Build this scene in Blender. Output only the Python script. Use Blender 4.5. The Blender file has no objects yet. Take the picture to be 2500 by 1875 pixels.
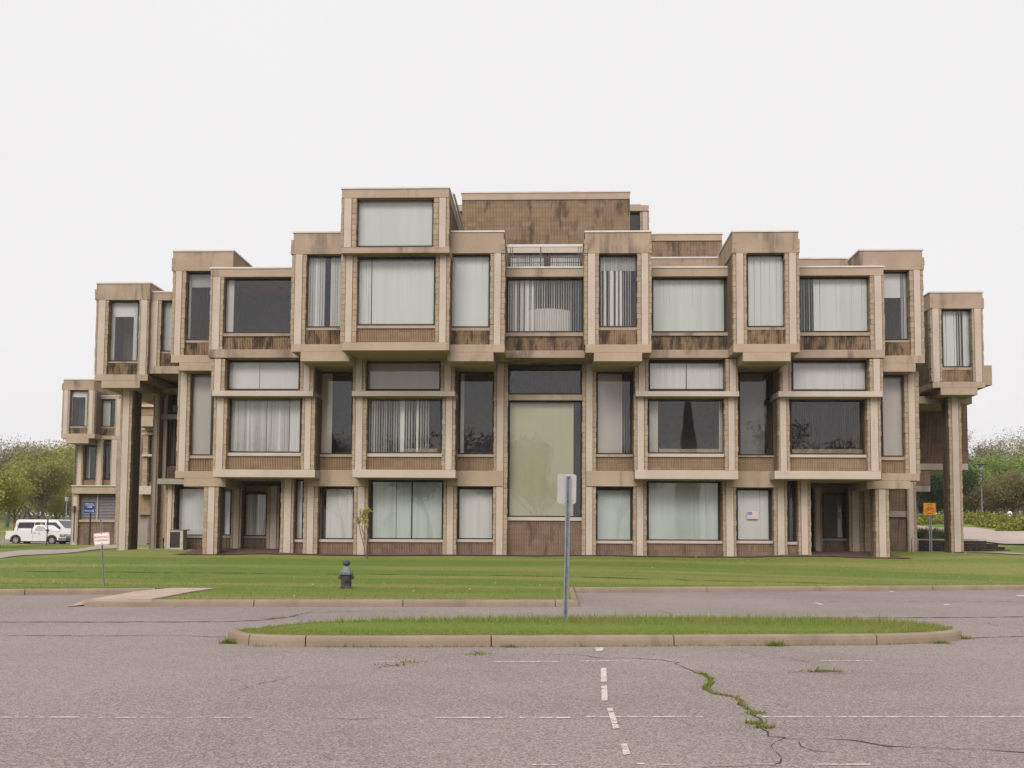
import bpy, bmesh, math, random
import numpy as np
from mathutils import Vector, Matrix
random.seed(7); RNG = np.random.default_rng(11)
SC = bpy.context.scene
COL = SC.collection
K = 2500.0/2212.0

# ------------------------------------------------------------------ camera
F, CY, ROLL, EYE = 2457.0, 1149.0, 0.007, 1.59
def cam_axes(psi, phi, r=ROLL):
    fwd = np.array([-math.sin(psi), math.cos(psi), 0.0]); right = np.array([math.cos(psi), math.sin(psi), 0.0]); up = np.array([0, 0, 1.0])
    f2 = fwd*math.cos(phi)+up*math.sin(phi); u2 = -fwd*math.sin(phi)+up*math.cos(phi)
    r3 = right*math.cos(r)+u2*math.sin(r); u3 = u2*math.cos(r)-right*math.sin(r)
    return r3, u3, f2
psi, phi = 0.0407, 0.065
for _ in range(20):
    r3, u3, f3 = cam_axes(psi, phi)
    d = np.array([0, 1.0, 0]); w = d@f3
    eu = 1350-(1250+F*(d@r3)/w); ev = 1308-(CY-F*(d@u3)/w)
    psi += eu/F; phi += ev/F
AX = cam_axes(psi, phi)
def P(u, v, Y):
    """photo pixel (2500 wide) on the plane at distance Y -> (x, z)"""
    d = AX[2]+AX[0]*((u-1250)/F)+AX[1]*((CY-v)/F)
    t = Y/d[1]
    return d[0]*t, EYE+d[2]*t
def D(u, v, Y): return P(u*K, v*K, Y)
def G(u, v, z=0.0):
    """photo pixel on the level plane at height z -> (x, y)"""
    d = AX[2]+AX[0]*((u-1250)/F)+AX[1]*((CY-v)/F)
    t = (z-EYE)/d[2]
    return d[0]*t, d[1]*t
cd = bpy.data.cameras.new("camera"); cam = bpy.data.objects.new("camera", cd); COL.objects.link(cam)
cd.sensor_width = 36.0; cd.lens = F/2500*36.0; cd.shift_y = (CY-937.5)/2500.0
cd.clip_start = 0.1; cd.clip_end = 2000
M = Matrix.Identity(4)
for i in range(3):
    M[i][0] = AX[0][i]; M[i][1] = AX[1][i]; M[i][2] = -AX[2][i]
M[2][3] = EYE
cam.matrix_world = M
SC.camera = cam

# ------------------------------------------------------------------ node helpers
def new_mat(name):
    m = bpy.data.materials.new(name); m.use_nodes = True
    nt = m.node_tree; nt.nodes.clear()
    out = nt.nodes.new('ShaderNodeOutputMaterial')
    return m, nt, out
class NB:
    def __init__(s, nt): s.nt = nt
    def n(s, t, ins=None, **props):
        nd = s.nt.nodes.new(t)
        for k, v in props.items(): setattr(nd, k, v)
        for k, v in (ins or {}).items():
            sock = nd.inputs[k]
            if isinstance(v, bpy.types.NodeSocket): s.nt.links.new(v, sock)
            else:
                if isinstance(v, (tuple, list)) and sock.type == 'RGBA' and len(v) == 3: v = (*v, 1)
                sock.default_value = v
        return nd
    def math(s, op, a, b=0.0, c=0.0): return s.n('ShaderNodeMath', {0: a, 1: b, 2: c}, operation=op).outputs[0]
    def mix(s, f, a, b, mode='MIX'):
        nd = s.n('ShaderNodeMix', {0: f, 6: a, 7: b}, data_type='RGBA', blend_type=mode); return nd.outputs[2]
    def noise(s, vec, scale, detail=4.0, rough=0.55):
        return s.n('ShaderNodeTexNoise', {'Vector': vec, 'Scale': scale, 'Detail': detail, 'Roughness': rough}).outputs[0]
    def mapping(s, vec, scale, loc=(0, 0, 0)): return s.n('ShaderNodeMapping', {'Vector': vec, 'Scale': scale, 'Location': loc}).outputs[0]
    def ramp(s, f, a, b):
        return s.n('ShaderNodeMapRange', {0: f, 1: a, 2: b, 3: 0.0, 4: 1.0}, clamp=True, interpolation_type='SMOOTHSTEP').outputs[0]
    def pos(s): return s.n('ShaderNodeNewGeometry').outputs['Position']
    def obj(s): return s.n('ShaderNodeTexCoord').outputs['Object']
    def sep(s, v): return s.n('ShaderNodeSeparateXYZ', {0: v}).outputs
    def comb(s, x, y, z): return s.n('ShaderNodeCombineXYZ', {0: x, 1: y, 2: z}).outputs[0]
    def bump(s, h, strength=0.3, dist=0.02): return s.n('ShaderNodeBump', {'Height': h, 'Strength': strength, 'Distance': dist}).outputs[0]
    def bsdf(s, color, rough=0.85, normal=None, spec=0.3, metal=0.0):
        ins = {'Base Color': color, 'Roughness': rough, 'Specular IOR Level': spec, 'Metallic': metal}
        if normal is not None: ins['Normal'] = normal
        return s.n('ShaderNodeBsdfPrincipled', ins).outputs[0]

def simple(name, col, rough=0.7, var=0.12, scale=6.0, metal=0.0, spec=0.3):
    m, nt, out = new_mat(name); b = NB(nt)
    n = b.noise(b.obj(), scale, 5.0)
    dark = tuple(c*(1-var*1.5) for c in col); lite = tuple(min(1, c*(1+var)) for c in col)
    c = b.mix(b.ramp(n, .3, .7), dark, lite)
    nt.links.new(b.bsdf(c, rough, None, spec, metal), out.inputs[0]); return m

def concrete(name, c1, c2, stain=0.5, thr=0.57, stcol=(.10, .075, .06)):
    m, nt, out = new_mat(name); b = NB(nt); p = b.pos()
    big = b.noise(p, 0.9, 4.0); fine = b.noise(p, 14.0, 5.0, .65)
    c = b.mix(b.ramp(big, .32, .68), c1, c2)
    c = b.mix(b.math('MULTIPLY', b.ramp(fine, .45, .75), .22), c, tuple(x*.72 for x in c1))
    st = b.noise(b.mapping(p, (2.2, 2.2, .28)), 1.0, 6.0, .62)
    pat = b.noise(p, 0.55, 3.0)
    s = b.math('MULTIPLY', b.ramp(st, thr-.05, thr+.13), b.ramp(pat, .42, .62))
    c = b.mix(b.math('MULTIPLY', s, stain), c, stcol)
    # small bug holes
    vo = b.n('ShaderNodeTexVoronoi', {'Vector': p, 'Scale': 2.1}).outputs[0]
    c = b.mix(b.math('MULTIPLY', b.math('LESS_THAN', vo, .035), .55), c, (.08, .06, .05))
    nt.links.new(b.bsdf(c, .9, b.bump(fine, .25, .01), .2), out.inputs[0]); return m

def masonry(name, cols, bw, rough_amt=.3, mortar=.45, stain=0.0, thr=.5, axis='x'):
    m, nt, out = new_mat(name); b = NB(nt); p = b.pos(); x, y, z = b.sep(p)
    zi = b.math('FLOOR', b.math('DIVIDE', z, .203)); zf = b.math('FRACT', b.math('DIVIDE', z, .203))
    hx = b.math('ADD', x, y)
    xo = b.math('ADD', b.math('DIVIDE', hx, bw), b.math('MULTIPLY', b.math('MODULO', zi, 2.0), 0.0))
    xi = b.math('FLOOR', xo); xf = b.math('FRACT', xo)
    wn = b.n('ShaderNodeTexWhiteNoise', {'Vector': b.comb(xi, zi, b.math('FLOOR', b.math('MULTIPLY', y, .5)))}).outputs[0]
    cr = b.n('ShaderNodeValToRGB', {0: wn})
    els = cr.color_ramp.elements
    els[0].position = 0; els[0].color = (*cols[0], 1); els[1].position = 1; els[1].color = (*cols[-1], 1)
    for i, c in enumerate(cols[1:-1]):
        e = els.new((i+1)/(len(cols)-1)); e.color = (*c, 1)
    c = cr.outputs[0]
    fine = b.noise(p, 22.0, 5.0, .7)
    c = b.mix(b.math('MULTIPLY', b.ramp(fine, .4, .75), rough_amt), c, tuple(v*.45 for v in cols[0]))
    mz = b.math('LESS_THAN', zf, .07); mx = b.math('LESS_THAN', xf, .03)
    c = b.mix(b.math('MULTIPLY', b.math('MAXIMUM', mz, b.math('MULTIPLY', mx, .35)), mortar), c, tuple(v*.42 for v in cols[0]))
    if stain > 0:
        st = b.noise(b.mapping(p, (2.6, 2.6, .8)), 1.0, 6.0, .68)
        c = b.mix(b.math('MULTIPLY', b.ramp(st, thr-.05, thr+.13), stain), c, (.035, .026, .022))
    nt.links.new(b.bsdf(c, .95, b.bump(fine, .6, .02), .15), out.inputs[0]); return m

CON = concrete('concrete_panel', (0.332, 0.249, 0.179), (0.380, 0.288, 0.207), .55, .56)
CONL = concrete('concrete_light', (0.412, 0.337, 0.277), (0.461, 0.379, 0.318), .25, .6)
CONS = concrete('concrete_weathered', (0.306, 0.225, 0.163), (0.358, 0.268, 0.197), .72, .5)
CONG = concrete('concrete_grey', (0.258, 0.218, 0.184), (0.294, 0.249, 0.211), .4, .55)
BLK = masonry('block_ends', [(0.309, 0.230, 0.157), (0.362, 0.275, 0.194), (0.342, 0.252, 0.176), (0.288, 0.212, 0.152), (0.374, 0.285, 0.194)], .4, .2, .35)
RIB = masonry('ribbed_block', [(0.263, 0.179, 0.110), (0.301, 0.212, 0.129), (0.282, 0.191, 0.123), (0.247, 0.163, 0.105)], .4, .35, .4, .35, .58)
RIBS = masonry('ribbed_block_stained', [(0.254, 0.168, 0.104), (0.295, 0.203, 0.123), (0.266, 0.177, 0.110)], .4, .35, .4, .85, .47)
PENT = masonry('ribbed_block_roof', [(0.250, 0.173, 0.112), (0.303, 0.214, 0.138), (0.269, 0.187, 0.125), (0.235, 0.160, 0.106)], .4, .35, .45, .62, .535)
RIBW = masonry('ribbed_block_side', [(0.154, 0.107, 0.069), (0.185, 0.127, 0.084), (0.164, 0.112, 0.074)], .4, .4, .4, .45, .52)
RIBD = masonry('ribbed_block_damp', [(0.221, 0.150, 0.109), (0.258, 0.173, 0.124), (0.207, 0.139, 0.100)], .4, .35, .4, .5, .54)
FRAME = simple('bronze_frame', (.028, .020, .017), .45, .1)
COPE = simple('metal_coping', (0.544, 0.492, 0.455), .5, .06, 2.0)
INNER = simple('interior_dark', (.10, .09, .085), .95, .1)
SHELF = simple('window_shelf', (.42, .33, .2), .7, .1)
def glass_mat(name, tint, ior):
    m, nt, out = new_mat(name); b = NB(nt)
    tr = b.n('ShaderNodeBsdfTransparent', {'Color': tint}).outputs[0]
    p = b.pos(); wob = b.bump(b.noise(p, .8, 2.0), .06, .02)
    gl = b.n('ShaderNodeBsdfGlossy', {'Color': (1, 1, 1), 'Roughness': .015, 'Normal': wob}).outputs[0]
    fr = b.n('ShaderNodeFresnel', {'IOR': ior}).outputs[0]
    nt.links.new(b.n('ShaderNodeMixShader', {0: fr, 1: tr, 2: gl}).outputs[0], out.inputs[0]); return m
GLASS = glass_mat('window_glass', (1.0, 1.0, 1.0), 1.47)
CARGLASS = glass_mat('car_glass', (.25, .28, .28), 1.6)
def blind_mat(name, col):
    m, nt, out = new_mat(name); b = NB(nt); p = b.pos()
    n = b.noise(b.mapping(p, (2.5, 2.5, .15)), 1.0, 3.0); n2 = b.noise(p, .35, 2.0)
    c = b.mix(b.ramp(n, .3, .7), tuple(v*.93 for v in col), col)
    c = b.mix(b.math('MULTIPLY', b.ramp(n2, .4, .7), .15), c, tuple(v*.8 for v in col))
    nt.links.new(b.bsdf(c, .8, None, .2), out.inputs[0]); return m
BL_W = blind_mat('blind_white', (.92, .945, .86))
BL_N = blind_mat('blind_cream', (.90, .87, .81))
BL_B = blind_mat('blind_beige', (.60, .53, .45))
BL_G = blind_mat('blind_grey', (.42, .40, .38))
BL_D = blind_mat('blind_dim', (.17, .155, .145))
FILM_REFL = blind_mat('olive_film_reflection', (.60, .58, .38))  # tinted film and reflections painted together as one olive colour
BL_M = blind_mat('blind_mint', (.74, .79, .72))
BMAT = {'w': BL_W, 'n': BL_N, 'b': BL_B, 'g': BL_G, 'd': BL_D, 'o': FILM_REFL, 'm': BL_M}

# ------------------------------------------------------------------ mesh helpers
class MB:
    def __init__(s): s.v = []; s.f = []; s.m = []
    def face(s, pts, mi=0):
        i = len(s.v); s.v += [tuple(p) for p in pts]; s.f.append(tuple(range(i, i+len(pts)))); s.m.append(mi)
    def box(s, x0, x1, y0, y1, z0, z1, mi=0):
        if x0 > x1: x0, x1 = x1, x0
        if y0 > y1: y0, y1 = y1, y0
        if z0 > z1: z0, z1 = z1, z0
        i = len(s.v)
        s.v += [(x0, y0, z0), (x1, y0, z0), (x1, y1, z0), (x0, y1, z0), (x0, y0, z1), (x1, y0, z1), (x1, y1, z1), (x0, y1, z1)]
        for f in ((0, 1, 5, 4), (1, 2, 6, 5), (2, 3, 7, 6), (3, 0, 4, 7), (4, 5, 6, 7), (3, 2, 1, 0)):
            s.f.append(tuple(i+k for k in f)); s.m.append(mi)
        return s
    def prism(s, prof, a0, a1, axis='y', mi=0):
        """profile in the plane across axis, extruded from a0 to a1"""
        def pt(p, a):
            if axis == 'y': return (p[0], a, p[1])
            if axis == 'z': return (p[0], p[1], a)
            return (a, p[0], p[1])
        n = len(prof); i = len(s.v)
        s.v += [pt(p, a0) for p in prof]+[pt(p, a1) for p in prof]
        s.f.append(tuple(i+k for k in range(n))); s.m.append(mi)
        s.f.append(tuple(i+n+k for k in reversed(range(n)))); s.m.append(mi)
        for k in range(n):
            k2 = (k+1) % n
            s.f.append((i+k, i+n+k, i+n+k2, i+k2)); s.m.append(mi)
        return s
    def tube(s, pts, rads, seg=8, mi=0, cap=True):
        pts = [Vector(p) for p in pts]; n = len(pts); base = len(s.v); prev = None
        for k in range(n):
            t = (pts[min(k+1, n-1)]-pts[max(k-1, 0)]).normalized()
            if prev is None:
                a = Vector((1, 0, 0)) if abs(t.x) < .8 else Vector((0, 1, 0))
                prev = t.cross(a).normalized()
            e1 = (prev-t*prev.dot(t)).normalized(); prev = e1; e2 = t.cross(e1)
            r = rads[k] if hasattr(rads, '__len__') else rads
            for j in range(seg):
                a = 2*math.pi*j/seg
                s.v.append(tuple(pts[k]+e1*(r*math.cos(a))+e2*(r*math.sin(a))))
        for k in range(n-1):
            for j in range(seg):
                j2 = (j+1) % seg
                s.f.append((base+k*seg+j, base+k*seg+j2, base+(k+1)*seg+j2, base+(k+1)*seg+j)); s.m.append(mi)
        if cap:
            s.f.append(tuple(base+j for j in reversed(range(seg)))); s.m.append(mi)
            s.f.append(tuple(base+(n-1)*seg+j for j in range(seg))); s.m.append(mi)
        return s
    def lathe(s, prof, c=(0, 0, 0), seg=20, mi=0):
        base = len(s.v); n = len(prof)
        for r, z in prof:
            for j in range(seg):
                a = 2*math.pi*j/seg; s.v.append((c[0]+r*math.cos(a), c[1]+r*math.sin(a), c[2]+z))
        for k in range(n-1):
            for j in range(seg):
                j2 = (j+1) % seg
                s.f.append((base+k*seg+j, base+k*seg+j2, base+(k+1)*seg+j2, base+(k+1)*seg+j)); s.m.append(mi)
        s.f.append(tuple(base+j for j in reversed(range(seg)))); s.m.append(mi)
        s.f.append(tuple(base+(n-1)*seg+j for j in range(seg))); s.m.append(mi)
        return s
    def build(s, name, mats, parent=None, smooth=False, origin=None, bevel=0):
        me = bpy.data.meshes.new(name)
        vs = s.v if origin is None else [(a-origin[0], b-origin[1], c-origin[2]) for a, b, c in s.v]
        me.from_pydata(vs, [], s.f)
        if not isinstance(mats, (list, tuple)): mats = [mats]
        for m in mats: me.materials.append(m)
        me.polygons.foreach_set('material_index', s.m)
        if smooth: me.polygons.foreach_set('use_smooth', [True]*len(s.f))
        me.update()
        bm = bmesh.new(); bm.from_mesh(me); bmesh.ops.recalc_face_normals(bm, faces=bm.faces); bm.to_mesh(me); bm.free()
        o = bpy.data.objects.new(name, me); COL.objects.link(o)
        if origin is not None: o.location = origin
        if parent is not None: o.parent = parent
        if bevel:
            b = o.modifiers.new('bevel', 'BEVEL'); b.width = bevel; b.segments = 2; b.limit_method = 'ANGLE'; b.angle_limit = .6
        return o
def soup(name, V, faces4, mat, parent=None, cols=None):
    """fast mesh from numpy: V (n,3), faces (m,k)"""
    me = bpy.data.meshes.new(name); k = faces4.shape[1]
    me.vertices.add(len(V)); me.vertices.foreach_set('co', V.astype(np.float32).ravel())
    me.loops.add(faces4.size); me.loops.foreach_set('vertex_index', faces4.astype(np.int32).ravel())
    me.polygons.add(len(faces4)); me.polygons.foreach_set('loop_start', np.arange(0, faces4.size, k, dtype=np.int32))
    me.polygons.foreach_set('loop_total', np.full(len(faces4), k, dtype=np.int32))
    me.materials.append(mat); me.update(calc_edges=True)
    o = bpy.data.objects.new(name, me); COL.objects.link(o)
    if parent is not None: o.parent = parent
    return o
def empty(name, loc, label, cat, group=None, rz=0):
    o = bpy.data.objects.new(name, None); COL.objects.link(o); o.location = loc; o.rotation_euler = (0, 0, rz)
    o.empty_display_size = .3
    return tag(o, label, cat, group)
def tag(o, label, cat, group=None):
    o['label'] = label; o['category'] = cat
    if group: o['group'] = group
    return o
def struct(o): o['kind'] = 'structure'; return o
def stuff(o): o['kind'] = 'stuff'; return o
def copy_tree(o, parent=None):
    c = o.copy(); COL.objects.link(c)
    if parent is not None: c.parent = parent
    for ch in list(o.children): copy_tree(ch, c)
    return c
def text_mesh(name, txt, size, mat, parent, loc, rot=(math.pi/2, 0, 0), ext=.004):
    cu = bpy.data.curves.new(name, 'FONT'); cu.body = txt; cu.size = size; cu.extrude = ext; cu.align_x = 'CENTER'; cu.align_y = 'CENTER'
    t = bpy.data.objects.new(name, cu); COL.objects.link(t)
    dg = bpy.context.evaluated_depsgraph_get(); dg.update()
    me = bpy.data.meshes.new_from_object(t.evaluated_get(dg)); bpy.data.objects.remove(t)
    me.materials.clear(); me.materials.append(mat)
    o = bpy.data.objects.new(name, me); COL.objects.link(o); o.parent = parent; o.location = loc; o.rotation_euler = rot
    return o
# ------------------------------------------------------------------ the office building
BO = (0.0, 39.7, 0.8)
BLD = empty('office_building', BO, 'brown ribbed-block and concrete office building of stacked boxes with large blind-filled windows', 'building')
CORE = 41.6
def bp(mb, name, mats, bevel=0):
    o = mb.build(name, mats, BLD, bevel=bevel); o.location = (-BO[0], -BO[1], -BO[2]); return o
def rect(u0, v0, u1, v1, Y):
    um, vm = (u0+u1)/2, (v0+v1)/2
    return D(u0, vm, Y)[0], D(u1, vm, Y)[0], D(um, v1, Y)[1], D(um, v0, Y)[1]    # x0 x1 z0 z1

def add_ribs(mb, x0, x1, Y, z0, z1, mi=0, pitch=.0667):
    mb.box(x0, x1, Y+.035, Y+.2, z0, z1, mi)
    n = max(1, int(round((x1-x0)/pitch))); p = (x1-x0)/n
    for i in range(n):
        a = x0+i*p; j = random.uniform(-.006, .008)
        mb.prism([(a+p*.16, Y+.036), (a+p*.30, Y+j), (a+p*.74, Y+j), (a+p*.88, Y+.036)], z0, z1, 'z', mi)
def spandrel(u0, v0, u1, v1, Y, m=None, name='spandrel_panel'):
    x0, x1, z0, z1 = rect(u0, v0, u1, v1, Y); mb = MB(); add_ribs(mb, x0, x1, Y, z0, z1)
    return bp(mb, name, m or RIB)
def sill(u0, v0, u1, v1, Y, m=None):
    x0, x1, z0, z1 = rect(u0, v0, u1, v1, Y); mb = MB(); mb.box(x0, x1, Y, Y+.5, z0, z1); return bp(mb, 'window_sill', m or CON)
def slab(u0, v0, u1, v1, Y, back=None, low=None, m=None, name='floor_slab'):
    """low = (u0,u1,v1) of the deeper middle part"""
    back = back or CORE+.4
    x0, x1, z0, z1 = rect(u0, v0, u1, v1, Y); mb = MB(); mb.box(x0, x1, Y, back, z0, z1)
    if low:
        a0, a1, b0, _ = rect(low[0], v1, low[1], low[2], Y); mb.box(a0, a1, Y+.001, back, b0, z0)
    return bp(mb, name, m or CON, bevel=.012)
def fascia(u0, v0, u1, v1, Y, back=None, cope=2.5, m=None):
    back = back or CORE+.4
    x0, x1, z0, z1 = rect(u0, v0, u1, v1, Y); mb = MB()
    mb.box(x0, x1, Y, Y+.3, z0, z1)
    mb.box(x0, x0+.3, Y+.3, back, z0, z1); mb.box(x1-.3, x1, Y+.3, back, z0, z1)
    mb.box(x0+.3, x1-.3, Y+.3, back, z0, z1-.25)
    o = bp(mb, 'roof_parapet', m or CON, bevel=.01)
    if cope:
        c = MB(); e = .03; h = .065
        c.box(x0-e, x1+e, Y-e, Y+.33, z1+.002, z1+h); c.box(x0-e, x0+.33, Y+.331, back, z1+.002, z1+h); c.box(x1-.33, x1+e, Y+.331, back, z1+.002, z1+h)
        c.build('coping', COPE, o)
    return o
def block_strip(mb, x0, x1, Y, z0, z1, left, mi):
    """stack of split block ends; the free edge is ragged"""
    k0 = math.floor(z0/.203); z = z0
    while z < z1-.005:
        k0 += 1; zt = min(k0*.203, z1)
        if zt-z > .02:
            j = random.uniform(-.014, .012); f = random.uniform(-.008, .008)
            a, b = (x0+j, x1) if left else (x0, x1+j)
            mb.box(a, b, Y+f, Y+.3, z, zt-.007, mi)
        z = zt
def col(u0, u1, v0, v1, Y, back=None, p=None, wall=None, name='column', zb=None):
    """column with a pale concrete strip between two strips of split block; the wall it ends runs back to `back`"""
    back = back or CORE+.3
    x0, x1, z0, z1 = rect(u0, v0, u1, v1, Y)
    if zb is not None: z0 = zb
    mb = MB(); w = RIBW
    if p:
        xa, xb, _, _ = rect(p[0], v0, p[1], v1, Y)
        mb.box(xa, xb, Y-.012, Y+.25, z0, z1, 1)
        if xa-x0 > .05: block_strip(mb, x0, xa-.018, Y, z0, z1, True, 0)
        if x1-xb > .05: block_strip(mb, xb+.018, x1, Y, z0, z1, False, 0)
    else:
        block_strip(mb, x0, (x0+x1)/2-.004, Y, z0, z1, True, 0); block_strip(mb, (x0+x1)/2+.004, x1, Y, z0, z1, False, 0)
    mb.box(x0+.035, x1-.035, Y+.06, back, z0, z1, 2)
    if back-Y < 6 and name in ('pier', 'column'):
        n = max(1, int((back-Y-.32)/.0667))
        for i in range(n):
            y = Y+.32+i*.0667
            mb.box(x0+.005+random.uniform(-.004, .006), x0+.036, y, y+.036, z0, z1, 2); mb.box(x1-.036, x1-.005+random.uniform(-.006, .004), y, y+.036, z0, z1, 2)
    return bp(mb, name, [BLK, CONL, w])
ROOMS = []
def window(u0, v0, u1, v1, Y, blind='c', mat='w', sur=.3, label=None, top=.085, m2=None):
    x0, x1, z0, z1 = rect(u0, v0, u1, v1, Y); mb = MB(); t = .05
    mb.box(x0-.03, x0+t, Y-.04, Y+.05, z0, z1); mb.box(x1-t, x1+.03, Y-.04, Y+.05, z0, z1)
    mb.box(x0-.03, x1+.03, Y-.042, Y+.052, z1-top, z1+.05); mb.box(x0-.03, x1+.03, Y-.042, Y+.052, z0-.02, z0+t)
    if sur:
        mb.box(x0-sur, x0-.031, Y+.0, Y+.1, z0-.1, z1+.2, 1); mb.box(x1+.031, x1+sur, Y+.0, Y+.1, z0-.1, z1+.2, 1)
        mb.box(x0-.03, x1+.03, Y+.0, Y+.1, z1+.051, z1+.3, 1); mb.box(x0-.03, x1+.03, Y+.0, Y+.1, z0-.35, z0-.021, 1)
    w = bp(mb, 'window', [FRAME, RIB])
    if label: w['label'] = label
    g = MB(); g.box(x0+t, x1-t, Y-.005, Y+.005, z0+t, z1-top); g.build('pane', GLASS, w)
    segs = blind if isinstance(blind, list) else [(0, 1, blind)]
    bm = MB(); W = x1-x0-2*t; H = z1-z0
    for sg in segs:
        f0, f1, mode = sg[:3]; za = z0+t+H*(sg[3] if len(sg) > 3 else 0); zb = z0+H*(sg[4] if len(sg) > 4 else 1)
        mi = sg[5] if len(sg) > 5 else 0
        a, b = x0+t+W*f0, x0+t+W*f1; yc = Y+.11
        if mode == 'p':
            bm.box(a, b, yc-.006, yc+.006, za, zb, mi); continue
        if mode == 'arc':
            pr = [(a, za), (b, za)]+[(a+(b-a)*(1-i/10), zb-.10*(2*i/10-1)**2) for i in range(11)]
            bm.prism(pr, yc+.2, yc+.24, 'y', 1); continue
        if mode == 'shelf':
            bm.box(a, b, Y+.12, Y+.45, za, zb, 1); continue
        sp, ang, jit = {'c': (.080, 11, 4), 's': (.092, 63, 4), 'k': (.030, 38, 10), 'e': (.088, 80, 4), 't': (.086, 38, 6)}[mode]
        n = max(1, int((b-a)/sp)); sp = (b-a)/n
        for i in range(n):
            an = math.radians(ang+random.gauss(0, jit)); xc = a+(i+.5)*sp+random.gauss(0, .002)
            dx, dy = .0445*math.cos(an), .0445*math.sin(an); lean = random.gauss(0, .004)
            if mode in 'st' and random.random() < .06: an = math.radians(10); dx, dy = .0445, .006
            bm.face([(xc-dx, yc-dy, za), (xc+dx, yc+dy, za), (xc+dx+lean, yc+dy, zb), (xc-dx+lean, yc-dy, zb)], mi)
    if bm.v: bm.build('blind', [BMAT[mat], BMAT[m2] if m2 else SHELF], w)
    return w

YG, YGW, YN = 39.7, 40.2, 39.95
YW, YWU, YWW, YWS = 38.85, 38.62, 39.35, 39.05
YR, YRW = 38.7, 39.2
YT, YTW = 37.5, 37.95
Y6 = 36.8
ZB = 0.55                                   # walls are carried below the sloping ground

# ---- ground storey ------------------------------------------------------------
for u0, u1, pa, pb, vt in ((439, 470, 448, 462, 1049), (606, 634, 613, 628, 1028), (655, 686, 663, 677, 1028), (764, 794, 772, 787, 1028),
                           (957.5, 986, 965, 978.6, 1028), (1066, 1096, 1072.5, 1087, 785), (1257.7, 1287.6, 1266, 1280, 785),
                           (1368, 1397, 1375.6, 1389.7, 1030), (1562, 1590.5, 1569, 1584.6, 1030), (1672, 1700.7, 1680, 1694.6, 1030),
                           (1725, 1752, 1731, 1745, 1030), (1892, 1921, 1899, 1914, 1052)):
    free = u0 in (439, 1892)
    col(u0, u1, vt, 1215, YG, YG+.75 if free else None, (pa, pb), RIBD, zb=ZB)
for u0, u1, vt in ((637, 656, 1036), (697, 765, 1053), (802, 957, 1038), (989.7, 1065.7, 1053.6), (1288, 1364, 1055.7), (1398.5, 1554, 1039.5),
                   (1591, 1664, 1056), (1702, 1724, 1039)):
    vb = 1165.0 if u0 < 1100 else (1168 if u0 < 1690 else 1170.5)
    if u0 == 802: bl, m = [(0, .335, 'c'), (.345, .55, 'c'), (.575, 1, 'c')], 'm'
    elif u0 == 1702: bl, m = [(0, .95, 's')], 'd'
    elif u0 == 697: bl, m = [(.06, 1, 'c')], 'n'
    elif u0 == 1288: bl, m = [(0, 1, 'c')], 'm'
    elif u0 == 637: bl, m = 'p', 'n'
    elif u0 == 1398.5: bl, m = 'c', 'm'
    else: bl, m = 'c', 'n'
    window(u0, vt-1, u1, vb, YGW, bl, m, sur=.45)
    sill(u0-8, vb, u1+8, vb+6, YG+.22, CONL); spandrel(u0-8, vb+6, u1+8, 1222, YG+.26, RIBD)
# left recess behind the free pier
YL = 42.2
window(383, 1052, 444, 1157, YL, 'c', 'n', sur=.6); sill(378, 1157, 450, 1162, YL-.25, CONG); spandrel(378, 1162, 452, 1200, YL-.2, RIBD)
window(482, 1052, 500, 1157, YL, 'p', 'n', sur=.1); sill(478, 1157, 502, 1162, YL-.2, CONG); spandrel(476, 1162, 502, 1200, YL-.18, RIBD)
col(499.5, 521, 1050, 1205, YL-.4, YL+1.2, (504, 516), RIBD, zb=ZB); col(576, 603, 1050, 1205, YL-.4, YL+1.2, (584, 597), RIBD, zb=ZB)
window(525, 1064, 577, 1158, YL+.2, 't', 'n', sur=.4); sill(521, 1158, 578, 1163, YL, CONG); spandrel(521, 1163, 578, 1205, YL+.05, RIBD)
col(356, 375, 1046, 1200, YL-.5, YL+1.5, (361, 370), RIBD, zb=ZB)
slab(340, 1034, 398, 1046, 41.3, 46, m=CONG, name='canopy_slab')
# right recessed entry
YE = 43.6
window(1777, 1066, 1834, 1163, YE, [(0, .77, 'p'), ], 'd', sur=.5); sill(1770, 1163, 1840, 1168, YE-.2, CONG); spandrel(1770, 1168, 1840, 1205, YE-.15, RIBD)
col(1759, 1776, 1050, 1205, YE-.5, YE+1, (1762, 1772), RIBD, zb=ZB); col(1834, 1868, 1050, 1205, YE-.5, YE+1, (1841, 1856), RIBD, zb=ZB)
col(1868, 1882, 1050, 1205, YE-.6, YE+1, None, RIBD, zb=ZB)
spandrel(1905, 1050, 1962, 1104, 46.9, RIBD, 'wall_panel'); spandrel(1905, 1117, 1964, 1215, 46.9, RIBD, 'wall_panel'); slab(1902, 1104, 1964, 1117, 46.8, 47.6, m=CONG, name='lintel')
col(1960, 1980, 1030, 1200, 46.7, 49, (1963, 1974), RIBD, zb=ZB)

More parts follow.
